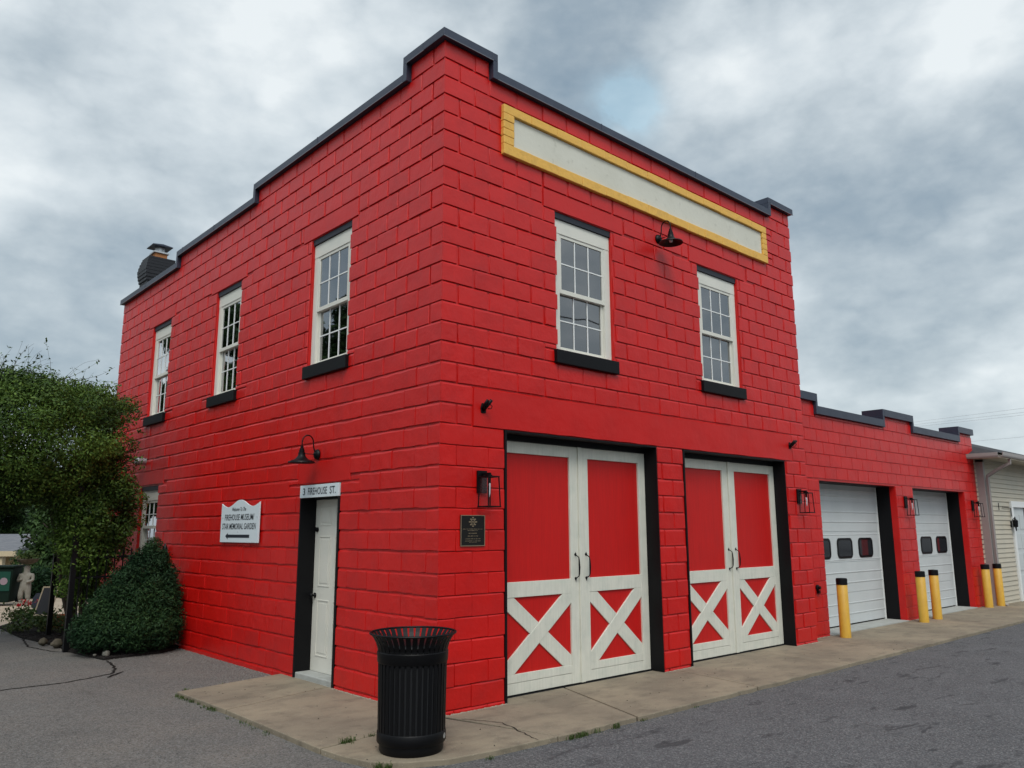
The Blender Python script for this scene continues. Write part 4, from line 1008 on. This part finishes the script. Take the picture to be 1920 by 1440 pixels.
# overhead wires
for i, ((ax, ay), (bx2, by2)) in enumerate([((1709, 792), (1920, 765.3)), ((1718, 795.8), (1920, 773)), ((1732, 798.5), (1920, 778)), ((1820, 828), (1920, 819))]):
    A, B = at_dist(ax, ay, 75), at_dist(bx2, by2, 60); d = B-A
    P0, P1 = A-d*2.2, B+d*1.6; pts = []
    for k in range(17): t_ = k/16; p = P0.lerp(P1, t_); p.z -= 0.0; pts.append(p)
    q = MB(); q.tube(pts, .006, 5); o = q.build('overhead_wire', M_gutter)
    tag(o, ['thin overhead wire, topmost of the group right of the red wing', 'thin overhead wire, second from top right of the red wing', 'thin overhead wire, third from top right of the red wing', 'lone thin wire just above the cream garage roof'][i], 'wire', 'overhead wires in the right sky')

# ------------------------------------------------------------------ plants
def leaf_mesh(name, cen, nrm, size, m, parent=None, asp=1.7, rg=rng):
    n = len(cen); nrm = nrm/np.linalg.norm(nrm, axis=1, keepdims=True)
    t = rg.normal(size=(n, 3)); t -= (t*nrm).sum(1, keepdims=True)*nrm; t /= np.linalg.norm(t, axis=1, keepdims=True)+1e-9
    b = np.cross(nrm, t); s = size*rg.uniform(.6, 1.3, (n, 1))
    v = np.stack([cen-t*s*asp/2, cen-b*s*.38+nrm*s*.10, cen+t*s*asp/2, cen+b*s*.38+nrm*s*.10], 1).reshape(-1, 3)
    me = bpy.data.meshes.new(name); me.vertices.add(4*n); me.vertices.foreach_set('co', v.ravel())
    me.loops.add(4*n); me.loops.foreach_set('vertex_index', np.arange(4*n)); me.polygons.add(n)
    me.polygons.foreach_set('loop_start', np.arange(0, 4*n, 4)); me.update(calc_edges=True); me.validate()
    return link_mesh(name, me, m, parent)
def sphere_pts(n, rg=rng):
    p = rg.normal(size=(n, 3)); return p/np.linalg.norm(p, axis=1, keepdims=True)
def clump_cloud(centres, radii, per, rg=rng, flat=.8, up=.35):
    cs, ns = [], []
    for c, rad in zip(centres, radii):
        k = int(per*(rad/.3)**2); d = sphere_pts(k, rg); rr_ = rad*(1-.45*rg.random((k, 1))**2)
        p = d*rr_; p[:, 2] *= flat; cs.append(p+c); ns.append(d+rg.normal(scale=.55, size=(k, 3))+[0, 0, up])
    return np.concatenate(cs), np.concatenate(ns)
def ellipsoid_clumps(c, rad, n, rmin, rmax, rg=rng, bias=.75, zmin=None):
    d = sphere_pts(n, rg); t = bias+(1-bias)*rg.random((n, 1))
    p = d*t*np.array(rad)+np.array(c)
    r_ = rg.uniform(rmin, rmax, n)
    if zmin is not None: k = p[:, 2] > zmin; p, r_ = p[k], r_[k]
    return p, r_
def branchy(mb, p, d, ln, rad, depth, rg_):
    q = p+d*ln; mid = p+d*ln*.5+Vector((rg_.uniform(-1, 1), rg_.uniform(-1, 1), rg_.uniform(-.3, .6)))*ln*.12
    mb.tube([p, mid, q], [rad, rad*.85, rad*.65], 6)
    if depth:
        for _ in range(rg_.choice((2, 3))):
            nd = (d+Vector((rg_.uniform(-1, 1), rg_.uniform(-1, 1), rg_.uniform(-.2, .9)))*.75).normalized(); branchy(mb, q, nd, ln*rg_.uniform(.6, .85), rad*.6, depth-1, rg_)
# the vine mass over the garden arbor
ar = empty('garden_arbor', (-1.21, 7.9, GZ), label='black metal garden arbor buried in the vine left of the yew', cat='arbor')
mb = MB(); ay0, ay1 = 7.04, 9.1
for (x, y) in ((-1.33, ay0), (-1.10, ay1), (-2.75, ay0), (-2.55, ay1)):
    mb = MB(); mb.box(x-.035+1.21, x+.035+1.21, y-.035-7.9, y+.035-7.9, 0, 2.35); mb.build('post', M_blackm, ar)
mb = MB()
for (xa, xb, y) in ((-2.75, -1.33, ay0), (-2.55, -1.10, ay1)):
    pts = [((xa+xb)/2+(xb-xa)/2*math.cos(a)+1.21, y-7.9, 2.3+.55*math.sin(a)) for a in np.linspace(0, math.pi, 12)]; mb.tube(pts, .02, 6)
for a in np.linspace(.2, math.pi-.2, 6):
    mb.tube([(-2.04+.71*math.cos(a)+1.21, ay0-7.9, 2.3+.55*math.sin(a)), (-1.83+.72*math.cos(a)+1.21, ay1-7.9, 2.3+.55*math.sin(a))], .012, 5)
mb.build('arch', M_blackm, ar)
vt = empty('vine_tree', (-1.25, 7.75, GZ), label='big rounded mass of green vine left of the building, thin shoots on top', cat='tree')
def off(o, par): o.parent = par; o.matrix_parent_inverse = Matrix.Translation(-Vector(par.location)); return o
rt = random.Random(4); mb = MB()
for (x, y, x2, y2, z2, rad) in ((-1.15, 7.5, -1.1, 7.6, 1.7, .045), (-1.0, 7.7, -.85, 7.8, 1.8, .035), (-1.18, 7.4, -1.4, 7.6, 2.0, .035), (-.92, 7.45, -.95, 7.7, 1.4, .03), (-1.05, 8.1, -1.5, 8.0, 2.2, .03), (-1.1, 7.25, -1.2, 7.4, 1.6, .025)):
    pts = [Vector((x, y, GZ)).lerp(Vector((x2, y2, z2)), k/6)+Vector((rt.uniform(-.04, .04), rt.uniform(-.04, .04), 0)) for k in range(7)]
    mb.tube(pts, [rad*(1.2-.08*k) for k in range(7)], 7)
    branchy(mb, pts[-1], Vector((rt.uniform(-.4, .4), rt.uniform(-.3, .3), 1)).normalized(), .6, rad*.5, 2, rt)
off(mb.build('trunk', M_bark, None, smooth=True), vt)
P1, R1 = ellipsoid_clumps((-2.05, 7.75, 2.98), (1.45, 1.35, 1.0), 400, .15, .33)
P2, R2 = ellipsoid_clumps((-.98, 7.45, 1.95), (.60, .60, .95), 230, .10, .22, bias=.5)
P3, R3 = ellipsoid_clumps((-3.3, 8.6, 3.0), (1.2, 1.3, 1.0), 160, .18, .34)
P6, R6 = ellipsoid_clumps((-1.25, 7.12, 1.85), (.38, .30, .75), 110, .09, .18, bias=.2)
P4, R4 = ellipsoid_clumps((-1.0, 8.3, 3.7), (.75, .9, .30), 60, .12, .22, bias=.3)
P5, R5 = ellipsoid_clumps((-1.05, 7.40, 1.2), (.42, .35, .75), 190, .08, .17, bias=.2)
cc, nn = clump_cloud(np.concatenate([P1, P2, P3, P4, P5, P6]), np.concatenate([R1, R2, R3, R4, R5, R6]), 400)
off(leaf_mesh('crown', cc, nn, .030, M_vine), vt)
# loose sprays at the rim of the crown: twigs with leaves, and bare arching shoots against the sky
mb = MB(); lc = []; rt = random.Random(12)
def shoot(p, d, ln, rad, curl, leafy, n=14):
    pts = [Vector(p)]; dd = Vector(d).normalized()
    for k in range(n):
        dd = (dd+Vector((rt.uniform(-.12, .12), rt.uniform(-.12, .12), rt.uniform(-.06, .06)-curl*k/n))).normalized(); pts.append(pts[-1]+dd*ln/n)
    mb.tube(pts, [max(.0018, rad*(1-k/(n+1))) for k in range(n+1)], 4)
    for k in range(1, n+1):
        if rt.random() < leafy:
            for _ in range(rt.choice((1, 2, 3))): lc.append(pts[k]+Vector((rt.gauss(0, .02), rt.gauss(0, .02), rt.gauss(0, .02))))
    return pts
rvec = Vector((math.cos(YAW), -math.sin(YAW), 0))
for i in range(46):
    x = rt.uniform(-2.9, -1.1); y = rt.uniform(7.2, 8.4); pz = 3.72+rt.uniform(-.1, .1)-abs(x+2)*.12
    pts = shoot((x, y, pz), (rt.uniform(-.3, .9), rt.uniform(-.3, .3), 1), rt.uniform(.25, .85), .005, rt.uniform(.0, .22), .35)
    if i % 3 == 0: shoot(pts[6], (rt.uniform(-.2, .9), rt.uniform(-.2, .2), .8), rt.uniform(.2, .5), .0035, .2, .3, 8)
shoot((-1.75, 7.6, 3.75), (.95, -.2, .62), 1.15, .008, -.02, .25, 18); shoot((-1.85, 7.6, 3.8), (.8, -.2, .5), .9, .006, .0, .3, 14); shoot((-1.2, 7.7, 3.75), (.9, -.2, .55), .6, .005, -.05, .3)
for i in range(60):                                         # leafy fringe on the wall side and foot
    a = rt.uniform(-.9, 1.2); z = rt.uniform(1.1, 3.5); x = -.62-.1*rt.random()-.25*max(0, (z-2.6)); 
    shoot((x, 7.5+.4*a, z), (.8, -.2, rt.uniform(-.5, .6)), rt.uniform(.15, .38), .003, .15, .9, 8)
off(mb.build('shoots', M_bark, None), vt)
lc = np.array([p[:] for p in lc]); off(leaf_mesh('loose_leaves', lc, rng.normal(size=lc.shape)+[0, 0, .5], .036, M_vine), vt)
# yew
yw = empty('yew_shrub', (-.62, 6.42, GZ), label='dark green conical yew shrub against the red side wall', cat='shrub')
cen = []; rad_ = []
for z in np.linspace(.12, 1.45, 26):
    t = min(1, (z-.1)/1.36); rr_ = .77*(1-t**1.45)**.85*(1 if t > .12 else .84+t)+.035
    k = max(3, int(26*rr_/.7)); 
    for i in range(k):
        a = 2*math.pi*(i+rng.random())/k; q_ = rr_*rng.uniform(.80, 1.02)-.06
        cx0 = -.69+.27*t; cen.append((cx0+q_*math.cos(a), 6.42+q_*math.sin(a)*.9, z+rng.uniform(-.03, .03))); rad_.append(rng.uniform(.08, .16)*(1.1-.35*t))
cen = np.array(cen); rad_ = np.array(rad_)
keep = cen[:, 0] < -.09; cen, rad_ = cen[keep], rad_[keep]
cc, nn = clump_cloud(cen, rad_, 900, flat=.9, up=.2); kk = (cc[:, 0] < -.03) & (cc[:, 2] > GZ+.04)
off(leaf_mesh('foliage', cc[kk], nn[kk], .019, M_yew, asp=2.6), yw)
mb = MB(); rt = random.Random(8)
for i in range(7):
    a = i*.9; mb.tube([(-.62, 6.42, GZ), (-.62+.18*math.cos(a), 6.42+.18*math.sin(a), .4), (-.6+.26*math.cos(a), 6.42+.26*math.sin(a), .8)], [.03, .02, .01], 6)
off(mb.build('stem', M_bark, None), yw)
# picket fence from the wall to the arbor
fe = empty('picket_fence', (-.65, 7.05, GZ), label='black metal picket fence between the red wall and the arbor', cat='fence')
mb = MB(); mb.box(.57, .64, -.035, .035, 0, 1.38); mb.lathe([(.02, 1.38), (.045, 1.41), (.03, 1.46), (.012, 1.50), (0, 1.52)], (.605, 0, 0), 8, cap=False); mb.build('post', M_blackm, fe)
for z in (.25, 1.02, 1.31): mb = MB(); mb.box(-.65, .57, -.014, .014, z, z+.03); mb.build('rail', M_blackm, fe)
for i in range(10):
    x = -.58+i*.115; mb = MB(); mb.box(x-.008, x+.008, -.008, .008, .10, 1.40); mb.lathe([(.012, 1.40), (.016, 1.42), (0, 1.47)], (x, 0, 0), 4, cap=False); mb.build('picket', M_blackm, fe)

# garden bits left of the arbor
def rock(loc, s, m, label, seed):
    rg_ = random.Random(seed); bm = bmesh.new(); bmesh.ops.create_icosphere(bm, subdivisions=3, radius=1)
    ph = [rg_.uniform(0, 6) for _ in range(6)]
    for v in bm.verts:
        n = v.co.copy(); k = 1+.12*math.sin(n.x*3+ph[0])+.10*math.sin(n.y*4+ph[1])+.08*math.sin(n.z*5+ph[2])+.05*math.sin(n.x*9+ph[3])
        v.co = Vector((n.x*s[0]*k, n.y*s[1]*k, n.z*s[2]*k))
    me = bpy.data.meshes.new('rock'); bm.to_mesh(me); bm.free(); o = link_mesh('rock', me, m, smooth=True); o.location = loc; tag(o, label, 'rock', 'rocks edging the planting bed')
rock((-1.07, 6.05, GZ+.06), (.055, .045, .04), M_stone, 'pale rounded rock at the front edge of the mulch bed', 1)
rock((-1.19, 6.12, GZ+.045), (.022, .02, .018), M_stone, 'tiny white pebble left of the pale rounded rock', 2)
rock((-1.33, 7.55, GZ+.07), (.09, .07, .06), M_rock, 'large brownish stone at the foot of the arbor post', 3)
rock((-1.42, 7.95, GZ+.06), (.07, .05, .05), M_rock, 'mossy stone left of the arbor post', 4)
rock((-1.20, 7.2, GZ+.05), (.08, .05, .045), M_rock, 'flat brown stone between the arbor post and the yew', 5)
def plant(loc, h, n, m, label, name='garden_plant', spread=.25, size=.04, cat='plant', group=None, flowers=None):
    t = empty(name, loc, 0, label=label, cat=cat, group=group); rg_ = np.random.default_rng(int(abs(loc[0]*100+loc[1]*10)))
    c = rg_.normal(size=(n, 3))*[spread*.5, spread*.5, h*.25]+[0, 0, h*.55]; c[:, 2] = np.abs(c[:, 2])
    leaf_mesh('foliage', c, rg_.normal(size=(n, 3))+[0, 0, .7], size, m, t, rg=rg_)
    mb = MB()
    for i in range(9): a = i*.7; mb.tube([(0, 0, 0), (math.cos(a)*spread*.25, math.sin(a)*spread*.25, h*.4), (math.cos(a)*spread*.5, math.sin(a)*spread*.5, h*.8)], .004, 4)
    mb.build('stem', M_grass, t)
    if flowers is not None:
        fc, fm = flowers; c = np.array(fc, float); c = np.repeat(c, 22, 0)+rg_.normal(scale=.022, size=(len(c)*22, 3)); leaf_mesh('blossom', c, rg_.normal(size=c.shape), .03, fm, t, rg=rg_)
    return t
GB = GZ+.03
plant((-1.13, 11.1, GB), .34, 500, M_dry, 'leafy green plant with red blossoms in the narrow end of the bed', spread=.30, size=.045, flowers=([(.02, -.1, .42), (.10, -.12, .38), (-.05, 0, .36), (.26, -.1, .40), (.32, 0, .36)], M_redfl))
plant((-.86, 10.7, GB), .30, 500, M_treeg, 'bright green low plant right of the red blossoms', spread=.32, size=.045)
plant((-.98, 9.7, GB), .26, 420, M_dry, 'yellowing striped grassy plant by the terracotta pot', spread=.26, size=.05)
plant((-.72, 9.3, GB), .26, 380, M_dry, 'pale leafy plant between the arbor posts', spread=.26, size=.045)
plant((-1.38, 9.9, GB), .13, 260, M_dry, 'small dull green plant at the front of the narrow bed', spread=.22, size=.035)
# leaning chalkboard and pot
t = empty('easel_board', (-1.05, 10.5, GB+.20), R(-36), label='leaning chalkboard in a pale wooden frame beside the arbor post', cat='sign board')
T_ = lambda p: (p[0]+p[2]*.16, p[1]+p[2]*.28, p[2])
t.scale = (.72, .72, .80)
mb = MB(); mb.T = T_; mb.box(0, .03, -.012, .012, 0, .62); mb.box(.36, .39, -.012, .012, 0, .62); mb.box(.03, .36, -.011, .011, 0, .03); mb.box(.03, .36, -.011, .011, .59, .62); mb.build('frame', M_woodf, t)
mb = MB(); mb.T = T_; mb.box(.03, .36, -.004, .004, .03, .59); mb.build('board', M_chalk, t)
mb = MB(); mb.lathe([(0, 0), (.10, 0), (.14, .17), (.155, .17), (.155, .20), (.13, .20), (.12, .15), (0, .15)], (-.70, 10.35, GB), 20, cap=False)
tag(mb.build('flower_pot', M_terra, smooth=False), 'terracotta pot under the leaning chalkboard', 'pot')
t = empty('plant_marker', (-.78, 11.5, GB), R(-30), label='small blue garden sign on a stake left of the chalkboard', cat='sign')
mb = MB(); mb.tube([(0, 0, 0), (0, 0, .30)], .008, 5); mb.build('stake', M_woodf, t)
mb = MB(); mb.prism([(-.11, .26), (.05, .20), (.12, .42), (.10, .52), (-.04, .52), (-.09, .44)], -.006, .006); mb.build('sign_face', M_bluesign, t)
# wheeled bin
wb = empty('wheeled_bin', (-.50, 16.15, GZ+.012), R(-30), label='dark green wheeled bin with a teal label before the hedge', cat='bin')
mb = MB(); mb.prism([(-.20, .08), (.20, .08), (.25, .86), (-.25, .86)], -.28, .30); mb.build('body', M_bin, wb, bevel=.02)
mb = MB(); mb.box(-.27, .27, -.32, .34, .86, .91); mb.build('lid', M_bin, wb, bevel=.02)
mb = MB(); mb.box(-.06, .20, -.300, -.285, .34, .78); lb = mb.build('label_panel', M_binlab, wb)
mb = MB(); mb.lathe([(0, -.304), (.085, -.304), (.085, -.300)], (.07, 0, .56), 9, 'y', cap=False); mb.build('flower_emblem', M_pink, lb)
for s in (-1, 1): mb = MB(); mb.lathe([(.10, -.03), (.10, .03)], (s*.22, .26, .10), 14, 'x'); mb.build('wheel', M_blackm, wb)
# stone figure carrying a bowl
def skin_figure(name, verts, edges, m, parent, scale=1):
    me = bpy.data.meshes.new(name); me.from_pydata([v[:3] for v in verts], edges, []); o = link_mesh(name, me, m, parent)
    s = o.modifiers.new('skin', 'SKIN'); 
    for i, v in enumerate(verts): me.skin_vertices[0].data[i].radius = (v[3], v[4] if len(v) > 4 else v[3])
    me.skin_vertices[0].data[0].use_root = True
    d = o.modifiers.new('sub', 'SUBSURF'); d.levels = 2; d.render_levels = 2; return o
st = empty('garden_statue', (-.12, 15.95, GZ+.012), R(-38), label='weathered pale stone figure carrying a bowl on its head before the dark hedge', cat='statue')
mb = MB(); mb.box(-.17, .17, -.13, .13, 0, .07); mb.build('plinth', M_stone, st, bevel=.01)
V = [(0, 0, .42, .12), (0, 0, .52, .10), (0, 0, .64, .125), (0, 0, .73, .06), (0, 0, .82, .075), (0, 0, .92, .07),
     (-.06, -.01, .36, .085), (-.07, -.04, .22, .07), (-.08, 0, .09, .05), (-.06, -.05, .08, .03), (.06, .0, .36, .085), (.07, .0, .22, .065), (.08, .01, .09, .05), (.08, -.05, .08, .03),
     (-.14, 0, .68, .05), (-.17, -.03, .54, .038), (-.04, -.12, .60, .032), (.14, 0, .68, .05), (.17, -.03, .56, .038), (.06, -.12, .52, .032)]
E_ = [(0, 1), (1, 2), (2, 3), (3, 4), (4, 5), (0, 6), (6, 7), (7, 8), (8, 9), (0, 10), (10, 11), (11, 12), (12, 13), (2, 14), (14, 15), (15, 16), (2, 17), (17, 18), (18, 19)]
skin_figure('figure', V, E_, M_stone, st)
mb = MB(); mb.lathe([(0, .92), (.08, .93), (.19, .98), (.23, 1.04), (.25, 1.06), (.23, 1.06), (.18, 1.0), (0, .98)], (0, 0, 0), 20, cap=False); mb.build('bowl', M_rock, st, smooth=True)
c = rng.normal(size=(260, 3))*[.10, .10, .05]+[0, 0, 1.12]; leaf_mesh('bowl_plant', c, rng.normal(size=c.shape)+[0, 0, .5], .05, M_dry, st)
# hedge behind the path
def hedge(name, x0, x1, y, z1, label, seed=1, m=M_hedge, n=160, cat='hedge', zb=GZ, th=.45):
    rg_ = np.random.default_rng(seed); P = np.stack([rg_.uniform(x0, x1, n), y+rg_.uniform(-th, th, n), rg_.uniform(zb, z1, n)], 1)
    cc, nn = clump_cloud(P, rg_.uniform(.2, .38, n), 130, rg_); cc = cc[cc[:, 2] > zb]; nn = nn[:len(cc)]
    return tag(leaf_mesh(name, cc, nn, .06, m, rg=rg_), label, cat)
hedge('hedge', -2.5, 3.2, 18.1, .55, 'dark clipped hedge behind the bin and the stone figure', 3, n=240, m=M_yew)
def tree(loc, h, cr, n, m, label, seed, tr=.14, size=.11, per=90, name='tree', zc=.62, group='trees beyond the garden', cluster=(.45, .9), per2=None):
    t = empty(name, loc, 0, label=label, cat='tree', group=group); rg_ = np.random.default_rng(seed); rt_ = random.Random(seed)
    mb = MB(); mb.tube([(0, 0, -.3), (.05, 0, h*.25), (0, .05, h*.5)], [tr*1.3, tr, tr*.7], 8)
    for k in range(6):
        a = k*1.05+rt_.random(); branchy(mb, Vector((0, .03, h*(.28+.05*k))), Vector((math.cos(a), math.sin(a), .8)).normalized(), h*.17, tr*.45, 2, rt_)
    mb.build('trunk', M_bark, t)
    P, R_ = ellipsoid_clumps((0, 0, h*zc), (cr, cr, h*.40), n, cluster[0], cluster[1], rg_, .5); cc, nn = clump_cloud(P, R_, per, rg_); leaf_mesh('crown', cc, nn, size, m, t, rg=rg_)
    return t
tree((2.95, 24.5, -1.6), 5.2, 1.15, 60, M_hedge, 'rounded green tree right of the low house', 5)
tree((4.0, 48, -2.2), 7.4, 3.6, 60, M_treeg, 'pale green tree behind the low grey-roofed house', 6)
tree((5.5, 46, -2.2), 8.2, 3.4, 70, M_hedge, 'tall darker tree far behind the vine', 7)
tree((-6.5, 40, -2.2), 8.0, 3.6, 60, M_treeg, 'pale green tree at the far left beyond the house', 8)
# low house down the slope
hs = empty('low_house', (.76, 31.25, -1.82), R(-40), label='small tan house with grey shingle roof seen over the hedge', cat='house')
mb = MB(); mb.box(-7, 1.65, .6, 6, 0, 2.55); mb.build('wall', M_tan, hs)
mb = MB(); mb.prism([(0, 2.62), (0, 2.72), (3.2, 3.36), (6.4, 2.72), (6.4, 2.62)], -7.4, 1.95, axis=0); mb.build('roof', M_shingle2, hs)
mb = MB(); mb.box(-7.4, 1.98, -.05, .05, 2.52, 2.72); mb.build('fascia', M_woodf, hs)
for x in (1.35, -.3, -2.2, -4.2): mb = MB(); mb.box(x-.11, x+.11, .05, .27, 0, 2.5); mb.build('column', M_woodf, hs)
mb = MB(); mb.box(.95, 1.45, .52, .6, 1.2, 2.1); wf_ = mb.build('window', M_vinyl, hs); mb = MB(); mb.box(1.0, 1.4, .50, .52, 1.3, 1.95); mb.build('pane', M_bluesign, wf_)
# street trees and lines on the other sides, seen in the window reflections
for i, (x, y, h, lab) in enumerate([(-9.5, 19.6, 9.6, 'broad street tree beyond the left edge, mirrored in the side windows'), (-9.8, 29, 13.5, 'taller street tree farther left, mirrored in the side windows'), (-9.5, 38, 9.9, 'rounder street tree farthest down the left side, mirrored in the side windows')]):
    tree((x, y, GZ), h, h*.30, 95, M_hedge, lab, 20+i, group='street trees mirrored in the side windows', size=.15, per=130)
far = tree((-14, -30, GZ), 10.5, 4.6, 70, M_hedge, 'leafy street tree across the road, behind the viewpoint', 40, group='street trees across the road', size=.22, per=26, cluster=(.9, 1.6))
for (x, y, k) in ((-3, -33, .9), (8, -31, 1.05), (19, -34, .95), (31, -31, 1.1), (44, -30, 1.0), (-26, -24, 1.0), (-30, -10, 1.1), (-29, 3, .95), (-27, 15, 1.0), (58, -26, 1.1)):
    o = copy_tree(far); o.location = (x, y, GZ); o.scale = (k, k, k); o.rotation_euler = (0, 0, x)
q = MB(); q.tube([(-14+i*3, -16-.3*i, 12.2-.9*math.sin(math.pi*i/14)) for i in range(15)], .03, 5)
tag(q.build('overhead_wire', M_blackm), 'sagging black service wire across the street, mirrored in the front windows', 'wire')
# weeds along slab edges
rg = random.Random(21); s = MB()
def tuft(x, y, h, n, z=GZ):
    for _ in range(n):
        a = rg.uniform(0, 6.28); dx, dy = rg.gauss(0, .025), rg.gauss(0, .012); l_ = h*rg.uniform(.4, 1.2); ln = rg.uniform(.2, .8)*l_; w_ = .0022
        bx0, by0 = x+dx, y+dy; nx_, ny_ = -math.sin(a)*w_, math.cos(a)*w_; tx, ty = bx0+math.cos(a)*ln, by0+math.sin(a)*ln
        s.face([(bx0-nx_, by0-ny_, z), (bx0+nx_, by0+ny_, z), ((bx0+tx)/2+nx_, (by0+ty)/2+ny_, z+l_*.7), ((bx0+tx)/2-nx_, (by0+ty)/2-ny_, z+l_*.7)])
        s.face([((bx0+tx)/2-nx_, (by0+ty)/2-ny_, z+l_*.7), ((bx0+tx)/2+nx_, (by0+ty)/2+ny_, z+l_*.7), (tx, ty, z+l_*.85)])
for i in range(18): y = rg.uniform(1.75, 2.85); tuft(-1.28+.01*rg.random(), y, .035, 20)
for i in range(7): tuft(-1.285, rg.uniform(.6, 1.6), .03, 9)
for (x, y, h, n) in ((-1.13, 2.93, .05, 45), (-.75, 2.97, .05, 12), (-1.05, -.20, .06, 60), (-.98, -.19, .05, 40), (-.78, -.155, .035, 30), (-1.15, -.84, .05, 80), (-1.1, -.9, .05, 60), (-.40, -1.21, .035, 25), (.46, -1.225, .045, 60), (.55, -1.23, .05, 70), (.62, -1.23, .05, 50), (.78, -1.23, .04, 25), (1.02, -1.23, .045, 60), (1.4, -1.23, .03, 30), (2.2, -1.23, .02, 12), (-1.0, -.25, .12, 3)):
    tuft(x, y, h, n, SZ-.01 if x > -1.2 and y > -.5 and y < 1 else GZ)
tag(s.build('grass_tufts', M_grass, recalc=False), 'small green weeds growing along the edges of the concrete slabs', 'weeds', kind='stuff')
# pebbles and debris on the slabs
pts = [(rg.uniform(-1.2, 8), rg.uniform(-1.15, -.05)) for _ in range(60)]+[(rg.uniform(-1.2, -.05), rg.uniform(-.2, 2.8)) for _ in range(24)]
scatter_chips('sidewalk_debris', pts, .006, M_mulch, SZ+.0005, seed=8, label='tiny dark crumbs scattered on the concrete slabs', cat='debris')
pts = [(rg.uniform(.5, 8), -1.235-abs(rg.gauss(0, .06))) for _ in range(900)]
scatter_chips('edge_gravel', pts, .005, M_gravel, GZ+.001, seed=18, label='fine gravel collected along the front edge of the concrete', cat='gravel')
